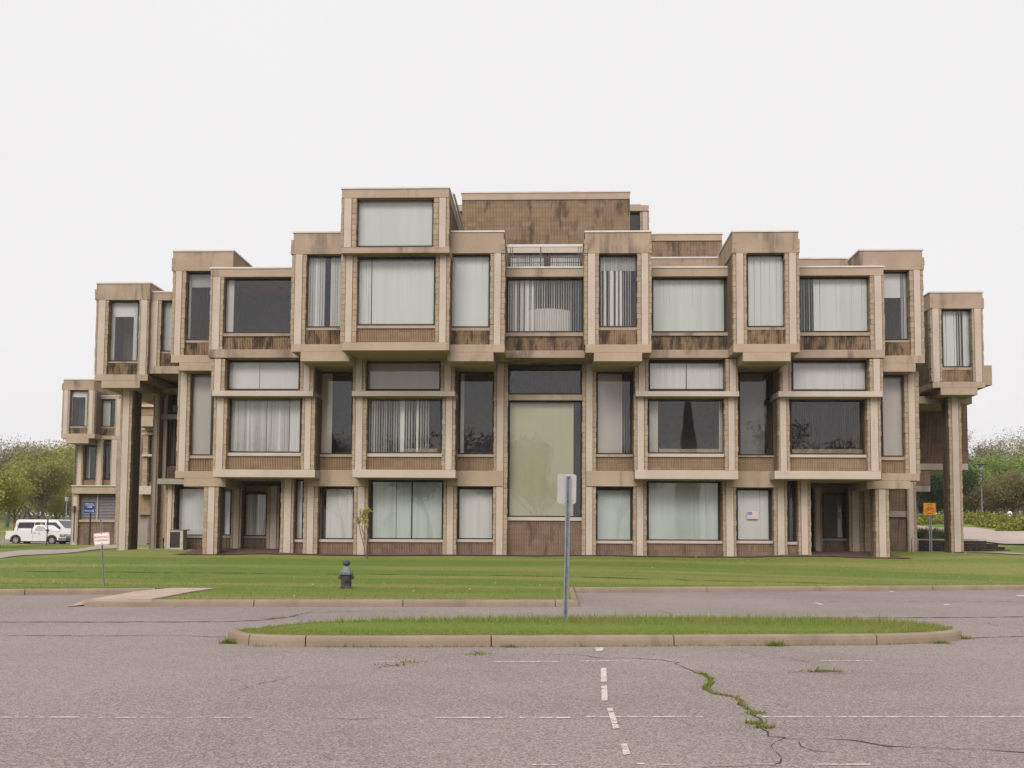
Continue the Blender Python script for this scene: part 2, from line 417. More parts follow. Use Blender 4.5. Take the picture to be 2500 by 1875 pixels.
# ---- second floor ---------------------------------------------------------------
slab(378, 1018, 470, 1033, YG-.05, 42.0, (397, 488, 1051))
col(383, 409.5, 795, 1018, YG, None, (388, 402)); window(411, 805, 459, 984, YN, 'p', 'b'); sill(404, 984, 462, 990, YG+.1); spandrel(404, 990, 462, 1019, YG+.15)
for (cols, clr, led, wn, sp, sl, bl1, m1, bl2, m2) in (
    (((456.6, 485.5, 463, 477), (461, 489, 467, 482), (649, 677, 656, 669), (651.6, 679.6, 658, 671)), (486.4, 778, 648, 842.7), (457.5, 844, 676, 855.5),
     (491, 857.6, 650.7, 978), (486.4, 985, 650.7, 1014), (459.4, 1014.4, 680, 1031), [(0, .445, 'c'), (.455, 1, 'c')], 'n', [(0, .52, 't'), (.53, .84, 't'), (.85, 1, 'c')], 'n'),
    (((763, 789.4, 768, 782), (761.5, 791.5, 768, 782.7), (952, 981.5, 960, 974), (955, 983, 962.5, 976.5)), (789.4, 780, 952, 843), (760, 844.5, 982.4, 855.5),
     (792, 857.7, 953.7, 979.4), (788.5, 986.7, 954.5, 1014), (761, 1014.6, 984, 1032), 'p', 'b', [(0, .44, 's'), (.44, .5, 'c'), (.51, .66, 's'), (.66, .7, 'c'), (.71, .85, 's'), (.5, .96, 'shelf', 0, .09)], 'n'),
    (((1372, 1400.6, 1379.5, 1393), (1370, 1399, 1377, 1391), (1568, 1594, 1576.5, 1590), (1565.7, 1594, 1573.6, 1587)), (1401.5, 780, 1567, 843), (1373, 845, 1597, 856),
     (1400, 860.6, 1565, 980), (1398, 987, 1566.5, 1016), (1372, 1016, 1595, 1035), [(0, .485, 'c'), (.5, 1, 'c')], 'n', [(0, .12, 'p'), (.95, 1, 'p'), (.13, .98, 'shelf', 0, .09)], 'b'),
    (((1686, 1709.5, 1690, 1703), (1682.5, 1706, 1685.5, 1699), (1879, 1907, 1886.7, 1901), (1874, 1903, 1881, 1897)), (1710.7, 779.4, 1877, 844), (1682, 845, 1907, 857),
     (1707, 861, 1872.7, 982), (1706, 988, 1876, 1018), (1673.5, 1017.5, 1903.5, 1035), 'c', 'n', [(0, 1, 'e'), (.02, .98, 'shelf', 0, .1)], 'g')):
    for k in (0, 2): col(cols[k][0], cols[k][1], 775, led[1], YWU, None, cols[k][2:])
    for k in (1, 3): col(cols[k][0], cols[k][1], led[3], sl[1], YW, None, cols[k][2:])
    window(*clr, YWW-.2, bl1, m1, sur=.3); window(*wn, YWW, bl2, m2, sur=.3)
    slab(*led, YW-.28, 40.2, m=CONL, name='ledge'); slab(*sl, YW-.15, m=CONL)
    sill(sp[0], wn[3], sp[2], sp[1], YWS-.05, CONL); spandrel(*sp, YWS)
for (wn, sl, sp, bl, m) in (((689.7, 802, 762, 981.5), (663, 1015.5, 790, 1050.5), (672, 987, 770, 1016), [(0, .36, 'p')], 'b'),
                        ((991.8, 802, 1066.6, 981.5), (965.4, 1016.7, 1087, 1050.3), (980, 987, 1070, 1017), [(0, .11, 'p')], 'b'),
                        ((1288.5, 803, 1366, 981.5), (1266, 1017.5, 1390, 1050.7), (1284, 987, 1378, 1018), [(0, .74, 'p'), (.76, 1, 's')], 'b'),
                        ((1596, 803, 1670, 984), (1569, 1018, 1691.6, 1053), (1588, 987, 1684, 1018), [(0, .78, 'c')], 'd'),
                        ((1904, 809, 1954, 987), (1873, 1018, 1879, 1053), (1890, 994, 1958, 1022), 'p', 'b')):
    window(wn[0], wn[1], *wn[2:], YN, bl, m, sur=.5)
    sill(sp[0], wn[3], sp[2], sp[1], YG+.1); spandrel(*sp, YG+.15)
    if wn[0] != 1904: slab(*sl, YG-.05)
slab(1904, 1022.4, 1987, 1038.4, YG-.05, 42.0, (1873, 1967, 1056))
col(1955, 1986, 800, 1023, YG, None, (1963, 1977))
# centre bay: tall window
window(1098.5, 787, 1256, 852, 40.25, [(0, 1, 'e', 0, .55)], 'd', sur=.4); slab(1094, 852.5, 1262, 864.5, 39.95, 40.6, name='transom')
window(1098.5, 866, 1256, 1117, 40.25, [(0, .905, 'p')], 'o', sur=.4, top=.06); sill(1094, 1117, 1262, 1124.6, 39.95, CONL); spandrel(1094, 1124.6, 1262, 1222, 40.0, RIBD)  # olive panel carries the glass reflections and film tint as its colour

# ---- third floor ----------------------------------------------------------------
def tall(top, ub, cols, wn, sp, s_up, s_low, Y, bl, m, vf, back=None, m2=None, mf=None):
    """top=(u0,u1,v) roofline, vf fascia bottom, cols list, wn window, sp spandrel, s_up slab rect, s_low (u0,u1,v)"""
    Yf = Y-.02
    fascia(top[0], top[2], top[1], vf, Yf, back, m=mf or CONS)
    for c in cols: col(c[0], c[1], vf, s_up[1], Y, back, c[2:])
    vm = top[2]+(vf-top[2])*.34
    for c in cols:
        mb = MB()
        if abs(c[0]-top[0]) < 9: x0, x1, z0, z1 = rect(c[0], vm, c[2], vf, Y); block_strip(mb, x0, x1-.018, Y-.035, z0, z1, True, 0)
        if abs(c[1]-top[1]) < 9: x0, x1, z0, z1 = rect(c[3], vm, c[1], vf, Y); block_strip(mb, x0+.018, x1, Y-.035, z0, z1, False, 0)
        if mb.v: bp(mb, 'corner_blocks', BLK)
    window(*wn, Y+.3, bl, m, sur=.35, m2=m2)
    sill(sp[0], wn[3], sp[2], sp[1], Y+.12, CONS); spandrel(*sp, Y+.11, RIBS)
    slab(*s_up, Y-.04, back, s_low, m=CON)
# narrow tall boxes
tall((634, 742, 503.4), 0, [(629, 660.5, 636.5, 652), (736, 752, 740, 748)], (660.5, 550, 741, 708), (657, 713, 745, 743.5), (629, 743.5, 765, 760), (649, 755, 780.5), YT,
     [(0, .5, 't'), (.66, 1, 't')], 'n', 549)
tall((972, 1088, 502), 0, [(1059, 1090.5, 1067, 1081.7), (960, 974, 963, 970)], (974, 549, 1058, 708), (968, 714, 1060, 744), (966, 744, 1090, 761), (966, 1066, 780.5), YT, 'c', 'w', 547)
tall((1264, 1406, 502), 0, [(1262, 1293.5, 1270, 1286), (1376.7, 1407.4, 1385.8, 1400.7)], (1294, 548.5, 1375.7, 707.4), (1286, 713, 1382, 744), (1264.6, 744, 1407.4, 762), (1283, 1387, 780.5), YT,
     [(0, .9, 's'), (.12, .17, 'c'), (.33, .39, 'c'), (.44, .5, 'c'), (0, 1, 'p', .76, 1, 1)], 'n', 547, m2='g')
tall((1582, 1724.5, 501.6), 0, [(1584, 1613, 1591, 1606), (1696.4, 1727, 1705, 1720)], (1613, 547, 1695.6, 707), (1609, 712.4, 1700.6, 743), (1584.4, 743, 1727.8, 761), (1605, 1708.4, 780.5), YT, 'c', 'w', 546)
# big double box over the centre left
fascia(738.5, 408, 970, 427, Y6-.02, 42.2, m=CON)
for c in ((736.6, 769.7, 743, 759), (936.5, 970, 948.5, 963)): col(c[0], c[1], 427, 534, Y6, 42, c[2:])
for c in ((737, 770.5, 746.4, 760.6), (940.6, 971, 949, 963.6)): col(c[0], c[1], 548, 739.5, Y6, 42, c[2:])
window(771, 428, 936.5, 534, Y6+.3, 'c', 'w', sur=.35); slab(737, 534, 971, 546.5, Y6-.3, 37.9, m=CONS, name='ledge')
window(771, 555, 940, 703, Y6+.3, [(0, .165, 'c'), (.18, 1, 'c')], 'w', sur=.35); sill(764, 703.3, 943, 709, Y6+.1); spandrel(764, 709, 943, 739.5, Y6+.14)
slab(738, 739.5, 970, 757, Y6-.05, 42, m=CON)
# wide set-back boxes
def wide(roof, wn, sp, sl, Y, bl, m, vf, cols=(), m2=None):
    fascia(roof[0], roof[2], roof[1], vf, Y-.02, m=CON)
    for c in cols: col(c[0], c[1], vf, sl[1], Y, None, c[2:])
    window(*wn, Y+.3, bl, m, sur=.5, m2=m2); sill(sp[0], wn[3], sp[2], sp[1], Y+.05, CONS); spandrel(*sp, Y+.1, RIBS); slab(*sl, Y-.03, m=CONS)
wide((455, 640, 580.5), (482, 599, 636, 720), (477, 726, 640, 755), (450, 754.7, 655, 772.7), 38.6, [(.01, .115, 'k')], 'n', 598, [(453, 482, 458.7, 474.5)])
wide((1084, 1268, 579.5), (1093, 599, 1260, 718.4), (1084, 726, 1268, 757), (1080, 757, 1270, 773), YR, [(0, 1, 's'), (.19, .215, 'c'), (.235, .26, 'c'), (.25, .84, 'arc', 0, .47)], 'n', 597.7, m2='n')
wide((1400, 1580, 579), (1408.6, 599, 1567, 718.4), (1400, 725, 1585, 755.5), (1389, 755.5, 1592, 773), YR, 'c', 'w', 597)
wide((1715, 1908.6, 578), (1722, 597.6, 1879.8, 718), (1715, 725, 1885, 755.5), (1714.6, 755.5, 1912, 773), 38.6, [(0, .22, 's'), (.225, 1, 'c')], 'w', 595, [(1880, 1910.6, 1889.6, 1905)])
# tall boxes one step further back
tall((373.5, 504, 543.5), 0, [(371.5, 399.4, 378, 391)], (398, 586.7, 470, 735.5), (393, 740, 470, 767.5), (369, 767, 470, 783.5), (387, 468, 800.6), 39.1,
     [(0, .12, 'k'), (.13, 1, 'p', .76, 1, 1)], 'n', 585, m2='g')
tall((1857, 1992.6, 541.6), 0, [(1966.6, 1996, 1975, 1989)], (1890, 585, 1965, 735), (1885, 739, 1968, 768), (1890, 768, 1998, 784.4), (1885, 1978, 803), 39.1,
     [(.0, .78, 'p', .6, 1), (.8, .86, 'k'), (.9, 1, 'k')], 'n', 583)
# end boxes
tall((208.6, 324, 612.8), 0, [(206, 232.5, 211, 226), (299, 320, 303, 316.6)], (231.5, 649, 299.5, 781), (226, 784, 300, 809), (203.8, 809, 319, 822.4), (218.7, 302, 838), 43.3,
     [(.02, .17, 'k'), (.85, .98, 'k'), (.17, .85, 'p', .72, 1, 1)], 'n', 648, 52, m2='n')
tall((321, 392, 632), 0, [(321.5, 347, 325, 340)], (347.8, 649, 385, 759.8), (342, 763.5, 390, 791), (318, 791, 394, 807), None, 43.55, 't', 'n', 648.6, 50)
tall((2009, 2123, 632.5), 0, [(2011, 2034.5, 2015, 2029), (2100.5, 2125, 2106, 2120)], (2034.6, 668, 2100.4, 793.6), (2033, 799, 2106, 824.4), (2015, 824.4, 2129, 837.6), (2032.4, 2112, 853), 46.2,
     [(0, .5, 'c'), (.5, .7, 't'), (.74, 1, 'c')], 'w', 666.5, 56)
slab(2110, 789, 2143, 832, 50.0, 54, m=CON, name='balcony_wall')
# link between the right end box and the main block
window(1965, 690, 2004, 802, 49.5, 'p', 'm', sur=.5); spandrel(1960, 806, 2012, 836, 49.2, RIBS); slab(1950, 836, 2020, 850, 49.0, 55, m=CON)
# the end piers
col(257, 281, 836, 1215, 43.9, 45.0, (261, 275), RIBD, name='pier', zb=.4)
col(2052, 2079, 852, 1215, 46.8, 47.7, (2059, 2073), RIBD, name='pier', zb=.4)
# hanging ribbed wall behind the right pier
x0, x1, z0, z1 = rect(1982, 872, 2091, 1001.5, 50.4); mb = MB(); add_ribs(mb, x0, x1, 50.4, z0, z1); mb.box(x0, x1, 50.7, 58, z0, z1+1.2); bp(mb, 'wall_panel', RIBD)
slab(1986, 1001.5, 2091.5, 1015, 50.2, 58, m=CONL); slab(1986, 856, 2100, 872, 47.5, 58, m=CON)
x0, x1, z0, z1 = rect(1960, 1018, 2010, 1050, 48.6); mb = MB(); add_ribs(mb, x0, x1, 48.6, z0, z1); mb.box(x0, x1, 48.85, 52, z0, z1); bp(mb, 'wall_panel', RIBD); slab(1958, 1050, 2010, 1062, 48.5, 52, m=CONG)
# recess between left pier and the main block
YP = 46.4
col(327, 341, 846, 1210, YP-.6, 49, (330, 337), RIBD, zb=.4); col(341, 362, 846, 1036, YP-.1, 49, (346, 360), RIBD)
window(362, 851, 388, 893, YP+.3, [(.1, 1, 'p', 0, .45)], 'g', sur=.6); slab(337, 894.5, 392, 905, YP-.4, 49, m=CONG, name='ledge')
window(364, 906, 388, 1004, YP+.3, 's', 'g', sur=.5); spandrel(358, 1008, 390, 1036, YP, RIBD)
slab(325, 838, 400, 848, YP-.6, 52, m=CON, name='beam')
col(341, 353, 1046, 1215, YP-.2, 49, None, RIBD, zb=.4)
# ---- core, roof masses, plant house -----------------------------------------------
def mass(name, u0, u1, vt, vb, Y, back, m, z0=None):
    x0, x1, a, b = rect(u0, vt, u1, vb, Y); bp(MB().box(x0, x1, Y, back, a if z0 is None else z0, b), name, m)
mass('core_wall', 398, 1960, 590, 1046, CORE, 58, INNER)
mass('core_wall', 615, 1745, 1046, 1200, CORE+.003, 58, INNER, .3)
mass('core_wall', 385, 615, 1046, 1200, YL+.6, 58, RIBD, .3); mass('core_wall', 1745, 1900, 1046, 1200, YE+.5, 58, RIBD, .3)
mass('core_wall', 345, 398, 640, 1046, 47.2, 60, RIBD); mass('core_wall', 230, 345, 650, 820, 45.0, 56, RIBD)
mass('core_wall', 345, 392, 1046, 1200, 47.2, 60, RIBD, .3)
mass('core_wall', 2015, 2120, 680, 838, 47.5, 58, RIBD); mass('core_wall', 1840, 2020, 650, 850, 50.5, 58, RIBD); slab(1840, 850, 2022, 864, 50.3, 58, m=CON)
Yp = 43.0
x0, x1, z0, z1 = rect(997, 431, 1361, 600, Yp); mb = MB(); add_ribs(mb, x0, x1, Yp, z0, z1); mb.box(x0, x1, Yp+.2, 55, z0, z1); bp(mb, 'plant_house_wall', PENT)
fascia(997.5, 416.5, 1360.5, 431, Yp-.03, 55, m=CON)
mb = MB(); x0, x1, z0, z1 = rect(1364, 443, 1401.5, 455, 45.0); fascia(1350, 443, 1401.5, 455.5, 45.0, 55, cope=0, m=CON)
window(1350, 455.5, 1383, 520, 45.3, [], 'g', sur=.1); col(1383, 1402.5, 455.5, 590, 45.05, 55, (1388, 1399)); mass('core_wall', 1340, 1395, 460, 590, 46.2, 55, INNER)
fascia(982, 444, 1010, 456, 45.2, 55, cope=0, m=CON); window(982.5, 456, 1010, 520, 45.5, [], 'g', sur=.1); mass('core_wall', 984, 1010, 456, 590, 46.2, 55, INNER)
x0, x1, z0, z1 = rect(1400, 520, 1560.5, 600, 44.0); mb = MB(); add_ribs(mb, x0, x1, 44.0, z0, z1); mb.box(x0, x1, 44.2, 54, z0, z1); bp(mb, 'plant_house_wall', PENT); fascia(1400, 506.5, 1560, 520, 43.97, 54, m=CON)
for u0, u1, v0 in ((1406, 1560, 558.5), (1726, 1850, 560)):
    fascia(u0, v0, u1, 590, 40.6, 46, m=CONS)
# roof terrace behind the centre bay: back wall with two blind-filled windows, guard rail in front
fascia(1086, 533.5, 1266, 546, 41.9, 43, cope=0, m=CONL)
window(1100, 546, 1178, 590, 42.0, 't', 'n', sur=.1); window(1186, 546, 1256, 590, 42.0, 't', 'n', sur=.1); mass('core_wall', 1088, 1264, 547, 600, 42.7, 43, INNER)
mb = MB(); x0, x1, z0, z1 = rect(1093.5, 527.5, 1258.5, 533, 39.0); mb.box(x0, x1, 39.0, 39.07, z0, z1)
zb = D(1176, 579, 39.0)[1]
for u, w in ((1102, .03), (1107, .03), (1168, .05), (1250, .03), (1255, .03)):
    xa = D(u, 550, 39.0)[0]; mb.box(xa-w/2, xa+w/2, 39.01, 39.06, zb-.3, z0, 1)
for v in (556, 567):
    za = D(1176, v, 39.0)[1]; mb.box(x0+.1, x1-.1, 39.02, 39.045, za-.012, za+.012, 1)
bp(mb, 'guard_rail', [COPE, simple('rail_post', (.10, .075, .065), .6)])
# pipes that run down the flank of the big box
mb = MB(); xa, za = D(971, 416, Y6); xb = xa+.12
zr = D(971, 412, Y6)[1]
mb.tube([(xb, Y6+.3, zr), (xb, Y6+3.0, zr), (xb, Y6+4.8, zr-.05), (xb+.02, Y6+5.0, zr-.9), (xb+.02, Y6+5.0, zr-2.6)], .045, 8)
bp(mb, 'roof_rail', COPE)
mb = MB(); mb.lathe([(.16, 0), (.16, .22), (.12, .3), (.03, .33)], (*D(1624, 552, 41.6)[:1], 41.4, D(1624, 556, 41.4)[1]), 14)
xv, zv = D(1624, 557, 43.2)
# vent on the lower plant house roof edge
mb = MB(); xv, zv = D(1612, 560, 41.6); 
# ---- rear left wing -----------------------------------------------------------------
YA = 75.0
tall((136.8, 204, 820.5), 0, [(134, 150, 137, 146), (189.6, 203.5, 192, 200)], (150, 843.5, 190, 921), (148, 924, 191, 937), (132, 936.6, 204, 946.5), (142, 191, 957.5), YA,
     [(0, .1, 'k'), (.86, .97, 'k'), (.1, .86, 'p', .8, 1, 1)], 'n', 842.6, 90, m2='n')
tall((214, 258, 856), 0, [(248, 266, 251, 260)], (214, 862.6, 249, 922), (205, 925, 250, 941), (205, 941, 266, 949), None, YA+1.2, [(0, .68, 'c')], 'w', 862, 90)
for u0, u1, pa, pb in ((165.7, 179, 168, 176), (207.5, 222, 210, 219), (238.5, 256, 241, 252)): col(u0, u1, 948, 1050, YA+1.2, 80, (pa, pb))
window(179, 961, 208, 1035, YA+1.7, [(0, .35, 'k'), (.42, .47, 'c')], 'g', sur=.3); window(221, 961, 239, 1035, YA+1.7, [(.3, .6, 'k')], 'g', sur=.3)
spandrel(178, 1037, 208, 1050, YA+1.4, RIB); spandrel(221, 1037, 239, 1050, YA+1.4, RIB)
slab(155, 1050, 256, 1066.5, YA-.2, 90, m=CON); fascia(155, 1050, 256, 1051.5, YA-.25, 76)
col(153.5, 168, 1066.5, 1195, YA, 80, (156, 165), zb=.2)
mb = MB(); x0, x1, z0, z1 = rect(168.5, 1068, 253, 1123, YA+.4); mb.box(x0, x1, YA+.55, YA+.6, z0, z1, 1)
for k in range(17):
    z = z0+(k+.5)*(z1-z0)/17; mb.prism([(YA+.36, z-.05), (YA+.54, z+.045), (YA+.54, z+.02), (YA+.38, z-.075)], x0, x1, 'x')
xm = D(211.5, 1095, YA+.4)[0]; mb.box(xm-.05, xm+.05, YA+.3, YA+.5, z0, z1); bp(mb, 'louvre', [simple('louvre_metal', (.34, .30, .30), .5), FRAME])
slab(166, 1123, 254, 1128, YA+.1, 76, m=CON, name='window_sill')
x0, x1, z0, z1 = rect(166, 1128, 256, 1200, YA+.2); mb = MB(); add_ribs(mb, x0, x1, YA+.2, z0, z1, 0, .1); bp(mb, 'wall_panel', RIBD)
mass('core_wall', 160, 262, 860, 1205, YA+2.6, 92, INNER, .2); mass('core_wall', 150, 205, 860, 950, YA+1.5, 90, INNER)
col(250, 262, 949, 1200, YA-1.0, 80, None, RIB, zb=.2)
mb = MB(); x, z = D(159, 1100, YA-.1); mb.box(x-.12, x+.12, YA-.3, YA-.01, z-.15, z+.25); mb.tube([(x+.05, YA-.08, z), (x+.05, YA-.08, .9)], .035, 6); bp(mb, 'meter_box', simple('meter_grey', (.13, .10, .09), .6))
mb = MB(); x, _ = D(257, 1150, YA-1.1); z1 = D(257, 1128, YA-1.1)[1]; mb.tube([(x-.1, YA-1.2, .8), (x-.1, YA-1.2, z1)], .05, 8); mb.tube([(x+.25, YA-1.2, .8), (x+.25, YA-1.2, z1+.1)], .06, 8); bp(mb, 'drain_pipe', CONL)
# pieces of the rear wing seen through the gap beside the left pier
YQ = 66.0
slab(300, 898, 334, 921, YQ, 80, m=CON); mass('wall_panel', 300, 336, 880, 897, YQ+.3, 80, RIB); slab(300, 873, 336, 879, YQ+.1, 80, m=CONL)
slab(306, 925, 334, 929, YQ+1, 80, m=CONL, name='ledge'); slab(306, 935, 334, 939, YQ+1, 80, m=CONL, name='ledge'); mass('core_wall', 300, 345, 870, 1200, YQ+3, 80, RIBD, .2)
col(308, 318, 940, 1055, YQ+1, 72, None); window(318, 941, 330, 1040, YQ+1.4, [], 'g', sur=.3); slab(306, 981, 334, 986, YQ+.8, 72, m=CONL, name='ledge')
slab(298, 1050, 334, 1068, YQ-.3, 80, m=CONL); mass('wall_panel', 298, 335, 1068, 1112, YQ+.3, 80, RIB)
mass('wall_panel', 298, 318, 1112, 1200, YQ+.6, 80, CONG, .2)
mb = MB(); x0, x1, z0, z1 = rect(318, 1114, 330, 1172, YQ+.5)
for k in range(20):
    z = z0+(k+.5)*(z1-z0)/20; mb.prism([(YQ+.4, z-.04), (YQ+.6, z+.04), (YQ+.6, z+.01), (YQ+.42, z-.06)], x0, x1, 'x')
bp(mb, 'louvre', simple('louvre_metal', (.34, .30, .30), .5))
# ------------------------------------------------------------------ ground
def d2(u, v, z=0.0): return G(u*K, v*K, z)
ctrl = []
for u, v, Y in ((0, 1356, 47), (0, 1369, 41), (150, 1343, 54), (150, 1357, 44), (289, 1331, 60), (291, 1340, 51), (303, 1346.6, 43.9), (513, 1355, 39.7), (860, 1356, 39.7), (1220, 1356.5, 39.7),
                (1700, 1360, 39.7), (2150, 1362, 39.7), (190, 1331, 75), (60, 1333, 84), (2330, 1349.5, 46.8), (2272, 1346.5, 47.5), (2500, 1356, 43), (2420, 1347, 47), (2412, 1325, 55), (2500, 1330, 53),
                (2350, 1317, 58), (2350, 1280, 84), (2405, 1278, 86), (2500, 1299, 70), (2450, 1287, 78), (380, 1338.5, 43.6), (450, 1338, 42.8), (545, 1339, 42.3), (640, 1340, 42.3), (2000, 1348, 43), (2085, 1348, 43), (2250, 1290, 80), (2600, 1300, 72), *[(u, 1347.5, Y) for u in (2236, 2275, 2320, 2365, 2410) for Y in (49.0, 50.2, 51.3)], *[(u, 1322, Y) for u in (2236, 2275, 2320, 2365) for Y in (53.1, 54.0)], (2455, 1346, 50.5), (2480, 1342, 51.5)):
    x, z = P(u, v, Y); ctrl.append((x, Y, z))
for c in ((-34, 90, .69), (-60, 88, .69), (-44, 100, .69), (-80, 60, .3), (0, 60, .9), (15, 60, 1.0), (-90, 100, .8), (-60, 150, 2.5), (0, 150, 2.5), (70, 110, 3.4), (60, 60, 1.8), (90, 60, 2), (100, 160, 5), (-150, 200, 8), (0, 300, 10), (150, 250, 10), (-60, 40, .2), (60, 40, .5)): ctrl.append(c)
CT = np.array(ctrl)
def zb(x, y):
    d = (CT[:, 0]-x)**2+(CT[:, 1]-y)**2+.3
    w_ = d**-1.6; return float((w_*CT[:, 2]).sum()/w_.sum())
HK = .15
Lk = [d2(-20, 1286.5), d2(165, 1284.8), d2(380, 1283)]; Lk[0] = tuple(Lk[1][i]+(Lk[0][i]-Lk[1][i])*9 for i in (0, 1))
Bk = [d2(163, 1310.5), d2(700, 1311), d2(1250, 1311)]
Rk = [d2(1238, 1281), d2(2212, 1274.5)]; Rk.append(tuple(Rk[0][i]+(Rk[1][i]-Rk[0][i])*2.2 for i in (0, 1)))
XL, XR = Bk[0][0], Bk[2][0]
def lin(pts, x):
    k = 0
    while k < len(pts)-2 and x > pts[k+1][0]: k += 1
    (x0, y0), (x1, y1) = pts[k], pts[k+1]; return y0+(y1-y0)*(x-x0)/(x1-x0)
def Yf(x):
    if x < XL: return lin(Lk, x)
    if x > XR: return lin(Rk, x)
    return lin(Bk, x)
def Ym(x):
    if XL <= x <= XR:
        a, c = lin(Lk, XL), lin(Rk, XR); return a+(c-a)*(x-XL)/(XR-XL)
    return Yf(x)
def zg(x, y):
    yf = Ym(x); base = max(28.5, yf+.6)
    t = min(1, max(0, (y-base)/(39.7-base))); t = t*t*(3-2*t)
    return (HK-.012)*(1-t)+zb(x, y)*t if y < 39.7 else zb(x, y)

def asphalt_mat():
    m, nt, out = new_mat('asphalt'); b = NB(nt); p = b.pos()
    big = b.noise(p, .22, 5.0, .6); mid = b.noise(p, 1.6, 4.0); streak = b.noise(b.mapping(p, (.05, .8, 1)), 1.0, 4.0)
    sp = b.noise(p, 48.0, 3.0, .8); agg = b.n('ShaderNodeTexVoronoi', {'Vector': p, 'Scale': 75.0}).outputs
    c = b.mix(b.ramp(big, .3, .7), (0.200, 0.161, 0.145), (0.264, 0.216, 0.197))
    c = b.mix(b.math('MULTIPLY', b.ramp(streak, .5, .75), .35), c, (0.174, 0.140, 0.125))
    c = b.mix(b.math('MULTIPLY', b.ramp(mid, .5, .8), .25), c, (0.282, 0.228, 0.204))
    ag = b.n('ShaderNodeSeparateColor', {0: agg[1]}).outputs[0]
    c = b.mix(b.math('MULTIPLY', b.math('GREATER_THAN', ag, .74), .62), c, (.36, .31, .285))
    c = b.mix(b.math('MULTIPLY', b.math('LESS_THAN', ag, .3), .6), c, (.10, .083, .076))
    c = b.mix(b.math('MULTIPLY', b.ramp(sp, .55, .8), .4), c, (.11, .092, .084))
    nt.links.new(b.bsdf(c, .9, b.bump(sp, .5, .01), .25), out.inputs[0]); return m
ASPH = asphalt_mat()
mb = MB(); mb.face([(-400, -200, 0), (400, -200, 0), (400, 46, 0), (-400, 31.5, 0)]); struct(mb.build('asphalt_road', ASPH))

def grass_mat(name, greens, yellow, brown, band=True):
    m, nt, out = new_mat(name); b = NB(nt); p = b.pos(); x, y, z = b.sep(p)
    wv = b.math('ADD', y, b.math('MULTIPLY', x, .012))
    bands = b.noise(b.comb(b.math('MULTIPLY', x, .04), b.math('MULTIPLY', wv, .55), 0.0), 1.0, 4.0, .6)
    pat = b.noise(p, .5, 5.0, .65); fine = b.noise(p, 9.0, 5.0, .75); vf = b.noise(b.mapping(p, (1, .35, 1)), 40.0, 3.0, .8)
    c = b.mix(b.ramp(fine, .3, .7), greens[0], greens[1])
    if band: c = b.mix(b.math('MULTIPLY', b.ramp(bands, .45, .58), .95), c, yellow)
    c = b.mix(b.math('MULTIPLY', b.ramp(pat, .52, .75), .5), c, yellow)
    c = b.mix(b.math('MULTIPLY', b.ramp(vf, .5, .8), .55), c, tuple(v*.42 for v in greens[0]))
    c = b.mix(b.math('MULTIPLY', b.ramp(fine, .62, .8), .3), c, brown)
    if band:
        # dark broken line along the front of the lawn, at a slight step
        ln = b.math('ABSOLUTE', b.math('SUBTRACT', b.math('ADD', wv, b.math('MULTIPLY', b.noise(b.mapping(p, (.3, 0, 0)), 1.0, 3.0), .5)), 32.35))
        gap = b.noise(b.mapping(p, (.7, 0, 0)), 1.0, 3.0)
        c = b.mix(b.math('MULTIPLY', b.math('MULTIPLY', b.math('LESS_THAN', ln, .11), b.ramp(gap, .42, .55)), .75), c, (.022, .035, .010))
    h = b.math('ADD', fine, vf)
    nt.links.new(b.bsdf(c, .9, b.bump(h, .9, .05), .15), out.inputs[0]); return m
LAWN = grass_mat('lawn_grass', ((0.117, 0.172, 0.033), (0.162, 0.216, 0.046)), (0.239, 0.237, 0.069), (0.179, 0.164, 0.063))
ISLG = grass_mat('verge_grass', ((0.142, 0.191, 0.032), (0.183, 0.237, 0.046)), (0.249, 0.243, 0.072), (0.166, 0.145, 0.054), False)
# lawn and terrain sheet
xs = sorted(set(list(np.arange(-36, 36.01, .75))+[XL-.001+.15*0, XL+.02, XR-.02, XR+.001]+[-400, -250, -160, -110, -85, -70, -60, -52, -46, -41, 41, 46, 52, 60, 70, 85, 110, 160, 250, 400]))
ts = list(np.linspace(0, 1, 30)**1.0*14.0)+list(np.arange(14.5, 46, .9))+[47, 50, 53, 56, 60, 64, 68, 78, 90, 105, 130, 170, 230, 330, 600]
V = []; nx = len(xs)
for t in ts:
    for x in xs:
        y = Ym(x)+.13+t
        V.append((x, y, zg(x, y)))
Fc = [(j*nx+i, j*nx+i+1, (j+1)*nx+i+1, (j+1)*nx+i) for j in range(len(ts)-1) for i in range(nx-1)]
bxs = np.linspace(XL+.75, XR-.02, 20); n0 = len(V)
for j in range(6):
    for x in bxs:
        ya = Yf(x)+.13; V.append((x, ya+(Ym(x)+.13-ya)*j/5, HK-.012))
for j in range(5):
    for i in range(19): a = n0+j*20+i; Fc.append((a, a+1, a+21, a+20))
lawn = struct(soup('lawn', np.array(V), np.array(Fc), LAWN))
lawn.data.polygons.foreach_set('use_smooth', [True]*len(Fc))
